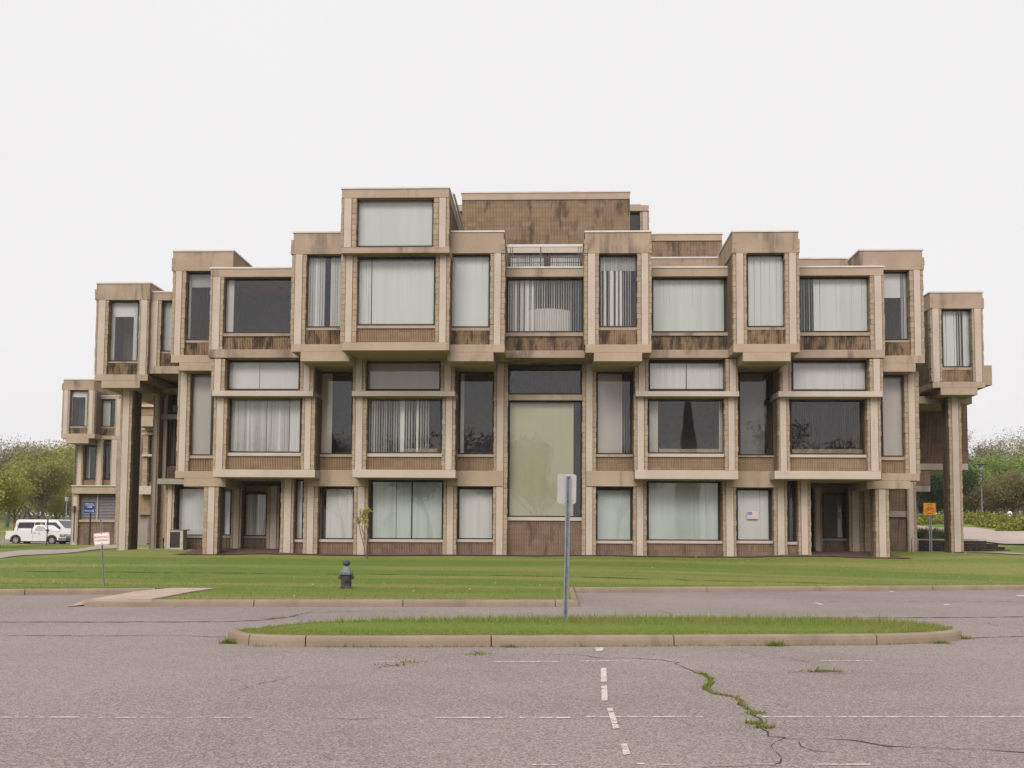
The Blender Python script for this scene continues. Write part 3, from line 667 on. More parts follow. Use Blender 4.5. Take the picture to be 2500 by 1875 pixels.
# kerbs
KERB = concrete('kerb_concrete', (0.230, 0.167, 0.125), (0.276, 0.207, 0.155), .35, .56, (0.119, 0.090, 0.069))
def kerb(mb, pts, h=HK, w=.16, joints=(), inward=1):
    pts = [Vector((x, y)) for x, y in pts]; L = [0]
    for a, b_ in zip(pts, pts[1:]): L.append(L[-1]+(b_-a).length)
    def at(s):
        for i in range(len(pts)-1):
            if s <= L[i+1] or i == len(pts)-2:
                return pts[i]+(pts[i+1]-pts[i])*((s-L[i])/(L[i+1]-L[i]))
    cuts = [0]+[j for j in joints if 0 < j < L[-1]]+[L[-1]]
    prof = [(0.0, -.06), (.006, h*.55), (.018, h-.022), (.032, h-.006), (.05, h), (w-.02, h+.003), (w, h-.01), (w, -.06)]
    for a, b_ in zip(cuts, cuts[1:]):
        a += .009; b_ -= .009
        ss = [a]+[l for l in L if a < l < b_]+[b_]
        n = max(2, int((b_-a)/.35)); ss = sorted(set(ss+[a+(b_-a)*i/n for i in range(n+1)]))
        i0 = len(mb.v); jo = random.uniform(-.008, .008)
        for s in ss:
            p = at(s); t = (at(min(s+.05, L[-1]))-at(max(s-.05, 0))).normalized(); nn = Vector((-t.y, t.x))*inward
            for q, z in prof:
                q2 = p+nn*(q+jo*.5); mb.v.append((q2.x, q2.y, z+(jo*.15+random.uniform(-.002, .002) if z > .05 else 0)))
        k = len(prof)
        for r in range(len(ss)-1):
            for c in range(k-1):
                mb.f.append((i0+r*k+c, i0+r*k+c+1, i0+(r+1)*k+c+1, i0+(r+1)*k+c)); mb.m.append(0)
        for e in (0, len(ss)-1): mb.f.append(tuple(i0+e*k+c for c in range(k))); mb.m.append(0)
def jl(path, us, z=0, v=None):
    out = []
    p0 = Vector(path[0])
    for u in us:
        vv = v; x, y = d2(u, vv, z); out.append((Vector((x, y))-p0).length)
    return out
mb = MB()
kerb(mb, [Lk[0], Lk[1], (XL-.12, lin(Lk, XL-.12))], joints=[ (Vector(d2(u, 1284.5))-Vector(Lk[0])).length for u in (-250, -95, 57)])
kerb(mb, [d2(181, 1310.55), Bk[1], (XR, Bk[2][1])], joints=[(Vector(d2(u, 1311))-Vector(Bk[0])).length for u in (203, 530, 853, 1183)])
kerb(mb, [(XR, Bk[2][1]+.002), (XR+.02, lin(Rk, XR)+.1)], joints=[])
kerb(mb, [(XR+.03, lin(Rk, XR)), Rk[1], Rk[2]], joints=[(Vector(d2(u, 1281-.0067*(u-1238)))-Vector(Rk[0])).length for u in (1524, 1768, 2012, 2260, 2520)])
struct(mb.build('lawn_kerb', KERB))
# concrete apron at the gap in the kerb
mb = MB()
pts = [(*d2(372, 1270.5, .16), .172), (*d2(465, 1270.5, .17), .175), (*d2(420, 1277, .165), .172), (*d2(328, 1294.5, .16), .168), (*d2(205, 1294.8, .155), .166), (*d2(172, 1302, .06), .07), (*d2(148, 1310, .012), .012), (*d2(185, 1297, .10), .11), (*d2(290, 1279, .15), .168)]
APR = [(x, y) for x, y, z in pts]; mb.face(pts); low = [(x, y, z-.16) for x, y, z in pts]
for i in range(len(pts)):
    j = (i+1) % len(pts); mb.face([pts[i], pts[j], low[j], low[i]])
struct(mb.build('pavement_apron', concrete('apron_concrete', (.36, .27, .215), (.42, .32, .26), .3, .58)))
# ---- island
isl = [G(u, v, 0) for u, v in ((553, 1560), (560, 1567), (566, 1569), (583, 1573.5), (620, 1577), (700, 1579.5), (820, 1580.2), (1250, 1579), (1700, 1577), (2150, 1574), (2250, 1571.5), (2310, 1567.5), (2340, 1564), (2354, 1558))]
isl += [G(u, v, HK) for u, v in ((2318, 1532.5), (2240, 1523), (2150, 1517), (2000, 1513), (1700, 1510.5), (1250, 1511.5), (900, 1515), (760, 1520.5), (660, 1528), (602, 1536))]
def chaikin(p, n=2):
    for _ in range(n):
        q = []
        for i in range(len(p)):
            a, b_ = Vector(p[i]), Vector(p[(i+1) % len(p)]); q += [a*.75+b_*.25, a*.25+b_*.75]
        p = [tuple(x) for x in q]
    return p
iso = chaikin(isl, 2)
loop = iso+[iso[0]]
LL = [0]
for a, b_ in zip(loop, loop[1:]): LL.append(LL[-1]+math.dist(a, b_))
def nearest_s(u, v):
    p = G(u, v, 0); k = min(range(len(loop)), key=lambda i: math.dist(loop[i], p)); return LL[k]
mb = MB(); jn = sorted([nearest_s(u, 1578) for u in (586, 744, 1213, 1693, 2172)]+[LL[-1]*.6, LL[-1]*.75, LL[-1]*.9])
kerb(mb, loop, w=.17, joints=jn)
struct(mb.build('island_kerb', KERB, smooth=False))
def inset(poly, dd):
    out = []; n = len(poly)
    for i in range(n):
        a, b_ = Vector(poly[i-1]), Vector(poly[(i+1) % n]); t = (b_-a).normalized(); nn = Vector((-t.y, t.x)); q = Vector(poly[i])+nn*dd; out.append((q.x, q.y))
    return out
ins = inset(iso, .15); ctr = Vector((sum(p[0] for p in ins)/len(ins), sum(p[1] for p in ins)/len(ins)))
def inpoly(x, y, poly):
    r = False; n = len(poly)
    for i in range(n):
        x0, y0 = poly[i]; x1, y1 = poly[i-1]
        if (y0 > y) != (y1 > y) and x < (x1-x0)*(y-y0)/(y1-y0)+x0: r = not r
    return r
V = []; Fc = []; n = len(ins); rings = 8
for k in range(rings+1):
    f = k/rings
    for p in ins:
        q = Vector(p)*(1-f)+Vector((max(min(p[0], 4.5), -3.6), ctr.y))*f; V.append((q.x, q.y, HK-.015+.055*math.sin(f*math.pi/2)))
for k in range(rings):
    for i in range(n): Fc.append((k*n+i, k*n+(i+1) % n, (k+1)*n+(i+1) % n, (k+1)*n+i))
struct(soup('island_turf', np.array(V), np.array(Fc), ISLG))

# ---- grass blades
def blade_mat(name, cols):
    m, nt, out = new_mat(name); b = NB(nt); p = b.pos()
    r = b.n('ShaderNodeNewGeometry').outputs['Random Per Island']
    cr = b.n('ShaderNodeValToRGB', {0: r}); e = cr.color_ramp.elements
    e[0].color = (*cols[0], 1); e[1].color = (*cols[-1], 1)
    for i, c in enumerate(cols[1:-1]): x = e.new((i+1)/(len(cols)-1)); x.color = (*c, 1)
    big = b.noise(p, .9, 3.0)
    c = b.mix(b.math('MULTIPLY', b.ramp(big, .42, .65), .55), cr.outputs[0], (0.276, 0.235, 0.088))
    d = b.bsdf(c, .75, None, .2); t = b.n('ShaderNodeBsdfTranslucent', {'Color': c}).outputs[0]
    nt.links.new(b.n('ShaderNodeMixShader', {0: .3, 1: d, 2: t}).outputs[0], out.inputs[0]); return m
BLADE = blade_mat('grass_blades', ((0.137, 0.191, 0.032), (0.178, 0.243, 0.046), (0.225, 0.276, 0.062), (0.255, 0.269, 0.072)))
def blades(name, xy, z, h, mat, wd=.006, lean=.5):
    n = len(xy); a = RNG.uniform(0, 2*math.pi, n); la = RNG.uniform(0, 2*math.pi, n); l = h*RNG.uniform(.1, lean, n)
    dx, dy = np.cos(a)*wd, np.sin(a)*wd
    z = np.broadcast_to(np.asarray(z, float), (n,)); x, y = xy[:, 0], xy[:, 1]; ex, ey = np.cos(la)*l, np.sin(la)*l
    V = np.empty((n, 3, 3))
    V[:, 0] = np.stack([x-dx, y-dy, z-.01], 1); V[:, 1] = np.stack([x+dx, y+dy, z-.01], 1); V[:, 2] = np.stack([x+ex, y+ey, z+h], 1)
    return stuff(soup(name, V.reshape(-1, 3), np.arange(n*3).reshape(-1, 3), mat))
bx0, bx1 = min(p[0] for p in ins), max(p[0] for p in ins); by0, by1 = min(p[1] for p in ins), max(p[1] for p in ins)
ins2 = inset(iso, .13)
pts = []
while len(pts) < 34000:
    x, y = random.uniform(bx0, bx1), random.uniform(by0, by1)
    if inpoly(x, y, ins2): pts.append((x, y))
pts = np.array(pts)
hh = RNG.gamma(4.0, .0075, len(pts))*(1+1.1*np.clip((pts[:, 1]-ctr.y)/1.2, -.5, 1)); hh = np.clip(hh, .02, .24)
tag(blades('island_grass', pts, HK+.02, hh, BLADE, .007), 'rough tufted grass growing on the kerbed traffic island', 'grass')
# lawn blades: densest towards the kerb, thinning towards the building
n = 36000
xx = RNG.uniform(-19, 23, n); tt = RNG.uniform(0, 1, n)**1.2*11.5
yy = np.array([Yf(x) for x in xx])+.15+tt
keep = (yy < 39.0) & ~np.array([inpoly(a, c, APR) for a, c in zip(xx, yy)]); xx, yy = xx[keep], yy[keep]
zz = np.array([zg(a, c) for a, c in zip(xx, yy)])
tag(blades('lawn_grass', np.stack([xx, yy], 1), zz, RNG.gamma(5, .0075, len(xx)), BLADE, .010, .9), 'short mown grass of the lawn in front of the building', 'grass')
# dandelion heads
mb = MB()
for _ in range(38):
    x = random.uniform(-18, 22); y = Yf(x)+random.uniform(.3, 9); z = zg(x, y); r = random.uniform(.012, .022); h = random.uniform(.05, .13)
    mb.lathe([(r*.3, h-r*.6), (r, h), (r*.3, h+r*.6)], (x, y, z), 6)
tag(stuff(mb.build('dandelion_flowers', simple('dandelion', (.72, .66, .35), .8))), 'tiny pale dandelion heads dotted over the lawn', 'flowers')

# ---- mulch bed and walks
MULCH = simple('mulch', (.12, .066, .052), .95, .35, 14.0)
def draped(name, poly_fn, x0, x1, nx_, mat, off, ny=8):
    V = []; Fc = []
    for i in range(nx_+1):
        x = x0+(x1-x0)*i/nx_; ya, yb = poly_fn(x)
        for j in range(ny+1):
            y = ya+(yb-ya)*j/ny; V.append((x, y, zg(x, y)+off))
    for i in range(nx_):
        for j in range(ny): a = i*(ny+1)+j; Fc.append((a, a+ny+1, a+ny+2, a+1))
    return struct(soup(name, np.array(V), np.array(Fc), mat))
draped('mulch_bed', lambda x: (38.95+.12*math.sin(x*1.3)+.1*math.sin(x*3.1), 43.5), -14.8, 13.6, 90, MULCH, .03)
def quad_sheet(name, A, B, C, Dq, mat, off, n=14, m_=5):
    """A-B near edge, D-C far edge: (u,v,Y) pixels with distance; follows the terrain heights given by them"""
    q = [np.array([P(*k[:2], k[2])[0], k[2]]) for k in (A, B, C, Dq)]
    V = []; Fc = []
    for i in range(n+1):
        s = i/n
        for j in range(m_+1):
            t = j/m_; p = (q[0]*(1-s)+q[1]*s)*(1-t)+(q[3]*(1-s)+q[2]*s)*t; V.append((p[0], p[1], zg(p[0], p[1])+off))
    for i in range(n):
        for j in range(m_): a = i*(m_+1)+j; Fc.append((a, a+m_+1, a+m_+2, a+1))
    return struct(soup(name, np.array(V), np.array(Fc), mat))
WALK = concrete('walk_concrete', (.30, .245, .21), (.35, .29, .25), .2, .6)
quad_sheet('footpath', (-120, 1374, 39.5), (291, 1340, 51), (289, 1331, 60), (-120, 1360, 46), WALK, .03, 24)
quad_sheet('entrance_walk', (300, 1345, 50), (400, 1345, 47), (400, 1340, 50), (300, 1338, 53), WALK, .05)
PINK = concrete('ramp_concrete', (.36, .285, .25), (.41, .33, .29), .15, .62)
quad_sheet('path', (2240, 1319, 56), (2560, 1333, 52), (2560, 1305, 68), (2240, 1281, 84), PINK, .06, 24, 12)
quad_sheet('walkway', (2330, 1350.5, 46.5), (2560, 1357.5, 42.5), (2560, 1355.5, 43.3), (2330, 1348.5, 47.6), WALK, .035)
mb = MB(); V = []
draped('car_park', lambda x: (80.5, 118), -75, -30, 30, ASPH, .05, 10)

# ---- cracks and markings
def wpath(pts, amp, step):
    out = [pts[0]]
    for a, b_ in zip(pts, pts[1:]):
        n = max(1, int(math.dist(a, b_)/step))
        for i in range(1, n+1):
            f = i/n; out.append((a[0]+(b_[0]-a[0])*f+random.gauss(0, amp), a[1]+(b_[1]-a[1])*f+random.gauss(0, amp)))
    return out
def strip(mb, pts, w, z, taper=True):
    n = len(pts)
    for i in range(n-1):
        a, b_ = Vector(pts[i]), Vector(pts[i+1]); t = (b_-a)
        if t.length < 1e-6: continue
        nn = Vector((-t.y, t.x)).normalized()
        w0 = w*random.uniform(.2, 1.5) if i else w*.2
        if i == 0: pw = w0
        w1 = w*random.choice((.15, .4, .8, 1.1, 1.7)) if i < n-2 else w*.2
        mb.face([(*(a-nn*pw/2), z), (*(b_-nn*w1/2), z), (*(b_+nn*w1/2), z), (*(a+nn*pw/2), z)]); pw = w1
CRK = []
mb = MB()
for pts, w in (([(1340, 1596), (1430, 1601), (1480, 1607), (1560, 1607), (1650, 1617), (1665, 1628), (1700, 1642), (1735, 1660), (1722, 1682), (1740, 1692), (1790, 1702), (1820, 1728), (1847, 1745), (1845, 1757), (1860, 1775), (1885, 1797), (1950, 1807), (2000, 1803), (2100, 1811), (2160, 1822), (2330, 1826), (2500, 1838), (2600, 1840)], .022),
               ([(900, 1636), (1000, 1620), (1050, 1612), (1100, 1602), (1180, 1593), (1210, 1587)], .012),
               ([(1885, 1797), (1905, 1802), (1880, 1822), (1912, 1850), (1880, 1868), (1700, 1874)], .014), ([(1950, 1807), (1955, 1820), (1985, 1838), (2030, 1841)], .01), ([(2270, 1848), (2310, 1862), (2350, 1880)], .013),
               ([(1785, 1583), (1850, 1600), (1940, 1610), (1985, 1622), (2010, 1640)], .014), ([(1700, 1627), (1770, 1638), (1850, 1643), (2000, 1643), (2200, 1646), (2420, 1650)], .010),
               ([(2355, 1558), (2430, 1556), (2600, 1551)], .07), ([(-80, 1553), (200, 1553), (420, 1552), (560, 1556)], .035), ([(-80, 1519), (180, 1519), (400, 1518.5), (560, 1518), (650, 1514), (690, 1508), (740, 1502)], .11),
               ([(1560, 1509), (1800, 1509.5), (2100, 1508.5), (2350, 1508), (2600, 1505)], .14), ([(1510, 1480), (1590, 1486), (1640, 1500)], .022), ([(540, 1751), (700, 1757), (930, 1755)], .01), ([(560, 1693), (640, 1668), (720, 1650)], .008),
               ([(1960, 1470), (2200, 1468), (2500, 1469)], .07), ([(2370, 1515), (2420, 1525), (2500, 1537)], .02), ([(1250, 1510), (1400, 1511), (1560, 1509)], .10), ([(640, 1512), (760, 1496), (900, 1492), (1000, 1494)], .03)):
    wp = wpath([G(u, v) for u, v in pts], .03, .13); strip(mb, wp, w*.72, .004); CRK.append(wp)
struct(mb.build('asphalt_cracks', simple('crack_dirt', (.06, .048, .043), .95, .3)))
def paint_mat(name, t0, t1):
    m, nt, out = new_mat(name); b = NB(nt); p = b.pos()
    n = b.noise(p, 14.0, 6.0, .75); n2 = b.noise(b.mapping(p, (3, 5, 1)), 1.0, 3.0)
    f = b.ramp(b.math('ADD', b.math('MULTIPLY', n, .75), b.math('MULTIPLY', n2, .3)), t0, t1)
    tr = b.n('ShaderNodeBsdfTransparent').outputs[0]
    nt.links.new(b.n('ShaderNodeMixShader', {0: f, 1: tr, 2: b.bsdf((.50, .45, .405), .8)}).outputs[0], out.inputs[0]); return m
PAINT = paint_mat('worn_white_paint', .45, .56); PAINT2 = paint_mat('chipped_white_paint', .405, .50)
mb = MB()
for q in (((1467, 1632), (1480, 1631), (1482, 1665), (1467, 1666)), ((1468, 1675), (1482, 1674), (1484, 1711), (1469, 1712)), ((1482, 1730), (1495, 1729), (1512, 1779), (1497, 1781)), ((1515, 1818), (1530, 1816), (1539, 1842), (1523, 1845)), ((1453, 1582), (1474, 1581), (1472, 1590), (1456, 1591)), ((1985, 1471), (1993, 1471), (2012, 1477), (2003, 1477)), ((2302, 1475), (2316, 1475), (2320, 1477.5), (2306, 1477.5)), ((2480, 1453), (2510, 1453), (2512, 1456), (2484, 1456)), ((2170, 1443.5), (2182, 1443.5), (2184, 1445.5), (2172, 1445.5))):
    mb.face([(*G(u, v), .0055) for u, v in reversed(q)], 1)
for u0, u1, v, hw in ((-60, 195, 1752, 1.6), (200, 690, 1753, 1.1), (1062, 1392, 1753, 2.0), (1432, 1716, 1751, 1.9), (1846, 2560, 1751, 2.1), (918, 978, 1616, 1), (1205, 1372, 1616.5, 1.2), (1415, 1534, 1614.5, 1.2), (2005, 2155, 1613.5, 1), (1818, 1892, 1866.5, 2), (1984, 2125, 1867.5, 2), (1290, 1360, 1868, 1.8), (1548, 1575, 1866, 2.4), (1600, 1660, 1868, 1.6), (1140, 1200, 1869, 1.4)):
    mb.face([(*G(u0, v+hw*.8), .005), (*G(u1, v+hw*.8), .005), (*G(u1, v-hw*.8), .005), (*G(u0, v-hw*.8), .005)])
struct(mb.build('road_markings', [PAINT, PAINT2]))
# weeds in the long crack and at the kerb foot
WEED = blade_mat('weed_leaves', ((.10, .14, .025), (.15, .19, .035), (.20, .21, .05)))
def weedpts(path, n, spread):
    out = []
    for _ in range(n):
        i = random.randrange(len(path)-1); f = random.random(); a, b_ = path[i], path[i+1]
        out.append((a[0]+(b_[0]-a[0])*f+random.gauss(0, spread), a[1]+(b_[1]-a[1])*f+random.gauss(0, spread)))
    return out
long = [G(u, v) for u, v in ((1703, 1643), (1722, 1650), (1737, 1662), (1724, 1682), (1740, 1692), (1770, 1699), (1792, 1703), (1815, 1722), (1825, 1733))]
clumps = [(1846, 1742), (1843, 1767), (1866, 1777)]
wp = weedpts(wpath(long, .012, .1), 800, .012)
for c in clumps:
    x, y = G(*c); wp += [(x+random.gauss(0, .045), y+random.gauss(0, .03)) for _ in range(90)]
for u, v in ((1000, 1617), (968, 1625), (1160, 1599), (1175, 1596)):
    x, y = G(u, v); wp += [(x+random.gauss(0, .10), y+random.gauss(0, .04)) for _ in range(38)]
x, y = G(2010, 1640); wp += [(x+random.gauss(0, .13), y+random.gauss(0, .03)) for _ in range(220)]
wp = np.array(wp); tag(blades('crack_weeds', wp, .004, RNG.gamma(3, .006, len(wp)), WEED, .012, 1.6), 'low weeds and moss growing along the cracks in the asphalt', 'weeds')
fr = [G(u, v) for u, v in ((620, 1577.5), (900, 1580), (1250, 1579.5), (1700, 1577.5), (2150, 1574.5), (2300, 1569))]
wp = weedpts(wpath(fr, .01, .5), 900, .012)
wp = np.array([(x, y-.02) for x, y in wp]); tag(blades('kerb_weeds', wp, .004, RNG.gamma(2, .012, len(wp)), WEED, .008, 1.0), 'thin line of weeds along the foot of the island kerb', 'weeds')
for u, v, n_, hh, lab in ((1893, 1577, 260, .10, 'tallest green weed clump against the front of the island kerb'), (2295, 1571, 200, .07, 'weed clump at the right bend of the island kerb'), (2352, 1560, 220, .06, 'spreading weed clump off the right tip of the island kerb'),
                         (557, 1571, 160, .10, 'pale weed clump at the left tip of the island kerb'), (1245, 1580, 200, .05, 'yellowish weed patch at the foot of the island kerb near its middle')):
    x, y = G(u, v); q = np.array([(random.gauss(0, .055), -abs(random.gauss(0, .03))) for _ in range(n_)])
    o = blades('weed', q, 0.0, np.clip(RNG.gamma(3, hh/7, n_), .01, .3), WEED, .012, 1.2); del o['kind']; o.location = (x, y, .004); tag(o, lab, 'weed', 'weeds at the island kerb')
# ------------------------------------------------------------------ signs, hydrant, street furniture
STEEL = simple('galvanised_steel', (.21, .225, .25), .5, .15, 9.0, .35, .5)
PLATE = simple('sign_back', (.40, .37, .37), .45, .06, 4.0, .2, .5)
BLACKP = simple('dark_paint', (.03, .028, .027), .55, .2)
WHITE = simple('white_sign_face', (.72, .68, .66), .5, .05)
RED = simple('red_letters', (.48, .10, .10), .6, .1)
BLUE = simple('blue_sign_face', (.025, .055, .19), .45, .1)
ORANGE = simple('orange_sign_face', (.62, .22, .012), .45, .06)
HOLE = simple('hole_dark', (.02, .02, .022), .9, .1)
def rrect(w, h, r, n=5):
    out = []
    for cx, cz, a0 in ((w/2-r, h/2-r, 0), (-w/2+r, h/2-r, 90), (-w/2+r, -h/2+r, 180), (w/2-r, -h/2+r, 270)):
        for i in range(n+1):
            a = math.radians(a0+90*i/n); out.append((cx+r*math.cos(a), cz+r*math.sin(a)))
    return out
def channel_post(parent, H, w=.075, name='post', holes=True, mat=None):
    """hat-section sign post, open side towards the viewer"""
    mb = MB(); h = w/2
    prof = [(-h, .0), (-h, .006), (-h*.52, .006), (-h*.40, .036), (h*.40, .036), (h*.52, .006), (h, .006), (h, .0), (h*.46, .0), (h*.34, .030), (-h*.34, .030), (-h*.46, .0)]
    mb.prism(prof, -.15, H, 'z')
    o = mb.build(name, mat or STEEL, parent)
    if holes:
        hb = MB(); z = H-.03
        while z > .12:
            hb.box(-.0045, .0045, .0275, .0298, z-.0045, z+.0045); z -= .0254
        hb.build('bolt_hole', HOLE, o)
    return o
# back of the parking sign on the island
bx, by = G(1380.5, 1518, .17); sc = by/F
top = P(1388, 1162, by); H = math.hypot(top[0]-bx, top[1]-.17); tilt = math.atan2(top[0]-bx, top[1]-.17)
E_ = empty('parking_sign', (bx, by, .17), 'grey steel sign post on the grass island carrying a blank-backed white sign plate', 'sign'); E_.rotation_euler = (0, tilt, math.radians(4))
channel_post(E_, H, .082)
mb = MB(); w_, h_ = 46*sc, 73*sc
mb.prism([(x-.02, z+H-.015-h_/2+.05) for x, z in rrect(w_, h_, .045)], .040, .044); mb.build('sign_plate', PLATE, E_)
mb = MB()
for z in (H-.02, H-.40): mb.lathe([(.011, -.004), (.011, .004), (.004, .006)], (0, 0, 0), 8); 
mb = MB()
for z in (H-.03, H-.42): mb.tube([(0, .018, z), (0, .032, z)], .011, 8)
mb.build('bolt', BLACKP, E_)
# reserved parking sign
bx, by = G(254.8, 1430, zg(*G(254.8, 1430, .16))); bz = zg(bx, by); sc = by/F
top = P(246, 1265, by); H = math.hypot(top[0]-bx, top[1]-bz); tilt = math.atan2(top[0]-bx, top[1]-bz)
E_ = empty('parking_sign', (bx, by, bz), 'leaning red and white reserved parking sign on the left lawn near the kerb', 'sign'); E_.rotation_euler = (0, tilt, 0)
channel_post(E_, H, .055, holes=False)
pc = P(247.3, 1315, by)[1]-bz; w_, h_ = 40*sc, 30*sc
mb = MB(); mb.prism([(x, z+pc) for x, z in rrect(w_, h_, .035)], -.012, -.008); pl = mb.build('sign_plate', WHITE, E_)
mb = MB(); o_, i_ = rrect(w_-.02, h_-.02, .028), rrect(w_-.045, h_-.045, .02)
for k in range(len(o_)):
    j = (k+1) % len(o_); mb.face([(o_[k][0], -.0125, o_[k][1]+pc), (i_[k][0], -.0125, i_[k][1]+pc), (i_[j][0], -.0125, i_[j][1]+pc), (o_[j][0], -.0125, o_[j][1]+pc)])
mb.build('border', RED, pl)
text_mesh('lettering', 'RESERVED', .083, RED, pl, (0, -.0135, pc+.045)); text_mesh('lettering', 'PARKING', .083, RED, pl, (0, -.0135, pc-.045))
mb = MB()
for z in (pc+h_*.40, pc-h_*.40): mb.tube([(0, -.012, z), (0, -.022, z)], .012, 8)
mb.build('bolt', BLACKP, E_)
# blue direction sign at the rear wing
Yb = 62.0; x, _ = P(219.5, 1300, Yb); bz = zg(x, Yb)
E_ = empty('direction_sign', (x, Yb, bz), 'blue direction sign of two stacked plates on a dark post before the louvres', 'sign')
zt = P(219, 1228, Yb)[1]-bz
mb = MB(); mb.box(-.045, .045, -.03, .03, -.2, zt-.1); mb.build('post', BLACKP, E_)
for (u0, v0, u1, v1, lines) in ((206.7, 1227.5, 233.5, 1240.5, 2), (206.7, 1242, 232, 1253.5, 1)):
    a, zt_ = P(u0, v0, Yb); b_, zb_ = P(u1, v1, Yb); mb = MB(); mb.prism([(xx+(a+b_)/2-x, zz+(zt_+zb_)/2-bz) for xx, zz in rrect(b_-a, zt_-zb_, .03)], -.06, -.04); pl = mb.build('sign_plate', BLUE, E_)
    cz = (zt_+zb_)/2-bz; cx = (a+b_)/2-x
    if lines == 2:
        text_mesh('lettering', 'HIGH', .10, WHITE, pl, (cx-.155, -.062, cz+.09)); text_mesh('lettering', 'LEVEL', .10, WHITE, pl, (cx+.14, -.062, cz+.09)); text_mesh('lettering', '&', .085, WHITE, pl, (cx-.27, -.062, cz+.005)); text_mesh('lettering', 'FOUNDATION', .075, WHITE, pl, (cx+.05, -.062, cz+.005))
        mb = MB(); mb.prism([(cx-.16, cz-.12), (cx-.16, cz-.085), (cx+.07, cz-.085), (cx+.07, cz-.06), (cx+.17, cz-.10), (cx+.07, cz-.145), (cx+.07, cz-.12)], -.064, -.0605); mb.build('arrow', WHITE, pl)
    else:
        text_mesh('lettering', 'PROBATION', .095, WHITE, pl, (cx-.04, -.062, cz))
        mb = MB(); mb.prism([(cx+.235, cz-.09), (cx+.26, cz-.09), (cx+.26, cz+.04), (cx+.28, cz+.04), (cx+.2475, cz+.09), (cx+.215, cz+.04), (cx+.235, cz+.04)], -.064, -.0605); mb.build('arrow', WHITE, pl)
# thin leaning post by the vehicles
Yq = 72.0; p0, p1 = P(113, 1329, Yq), P(117.6, 1266, Yq)
E_ = empty('sign_post', (p0[0], Yq, p0[1]), 'thin dark leaning post on the grass in front of the white pickup', 'post')
mb = MB(); mb.box(-.025, .025, -.015, .015, 0, 0); mb = MB(); mb.tube([(0, 0, -.3), (p1[0]-p0[0], 0, p1[1]-p0[1])], .032, 6); mb.build('post', BLACKP, E_)
mb = MB(); mb.box(-.05, .05, -.008, .008, 0, .32); o = mb.build('sign_plate', BLACKP, E_); o.location = (p1[0]-p0[0], -.04, p1[1]-p0[1]-.33)
# hydrant
hx, hy = G(845, 1435.4, .15); hz = zg(hx, hy)
E_ = empty('fire_hydrant', (hx, hy, hz), 'weathered dark fire hydrant with a green-grey bonnet standing on the front lawn', 'hydrant')
HB = simple('hydrant_iron', (.062, .050, .050), .7, .3, 10); HG = simple('hydrant_bonnet', (.15, .17, .155), .65, .25, 9)
mb = MB(); mb.lathe([(.165, -.1), (.165, .03), (.145, .05), (.140, .33), (.150, .35), (.150, .37)], seg=20)
mb.build('barrel', HB, E_, smooth=False)
mb = MB(); mb.lathe([(.175, .365), (.185, .375), (.185, .425), (.175, .435), (.155, .45), (.150, .47), (.125, .525), (.085, .565), (.05, .585), (.045, .60)], seg=20); bo = mb.build('bonnet', HG, E_)
for k in range(8):
    pass
mb = MB()
for k in range(8):
    a = k*math.pi/4; mb.lathe([(.014, .36), (.014, .445), (.008, .45)], (.172*math.cos(a), .172*math.sin(a), 0), 6)
mb.build('flange_bolt', HB, bo)
mb = MB(); mb.lathe([(.045, .595), (.04, .62), (.085, .63), (.105, .655), (.108, .685), (.09, .725), (.05, .745), (.02, .75)], seg=16); mb.build('operating_nut', HB, E_)
for sx in (-1, 1):
    mb = MB(); mb.tube([(sx*.13, 0, .30), (sx*.19, 0, .30)], .05, 12); mb.tube([(sx*.19, 0, .30), (sx*.215, 0, .30)], .036, 6); mb.build('hose_cap', HB, E_)
mb = MB(); mb.tube([(0, -.12, .24), (0, -.19, .24)], .072, 14); mb.tube([(0, -.19, .24), (0, -.22, .24)], .035, 6); mb.build('hose_cap', HB, E_)
# air-conditioning unit
ax, _ = P(429, 1338, 41.1); az = zg(ax, 41.1)
E_ = empty('condenser_unit', (ax, 41.1, az), 'beige metal air-conditioning condenser with a dark grille in the left ground-floor recess', 'air conditioner')
ACB = simple('condenser_paint', (.42, .35, .29), .5, .1); 
mb = MB(); t = .035; W_, H_, D_ = .29, .80, .45
mb.box(-W_, -W_+t, 0, D_, .04, H_); mb.box(W_-.12, W_, 0, D_, .04, H_); mb.box(-W_+t, W_-.12, 0, D_, .04, .08); mb.box(-W_+t, W_-.12, 0, D_, H_-.06, H_); mb.box(-W_+t, W_-.12, .06, D_, .08, H_-.06); mb.build('casing', ACB, E_)
mb = MB()
for k in range(22): z = .1+k*(H_-.18)/22; mb.box(-W_+t, W_-.12, .02, .035, z, z+.012)
for k in range(9): xx = -W_+t+.02+k*.05; mb.box(xx, xx+.008, .012, .02, .085, H_-.065)
mb.build('grille', BLACKP, E_)
mb = MB(); mb.box(-W_-.01, W_+.12, -.01, D_+.02, H_, H_+.035); mb.build('top_panel', simple('condenser_top', (.13, .11, .10), .6), E_)
mb = MB(); mb.box(-W_-.05, W_+.05, -.05, D_+.05, -.2, .04); mb.build('base', CONG, E_)
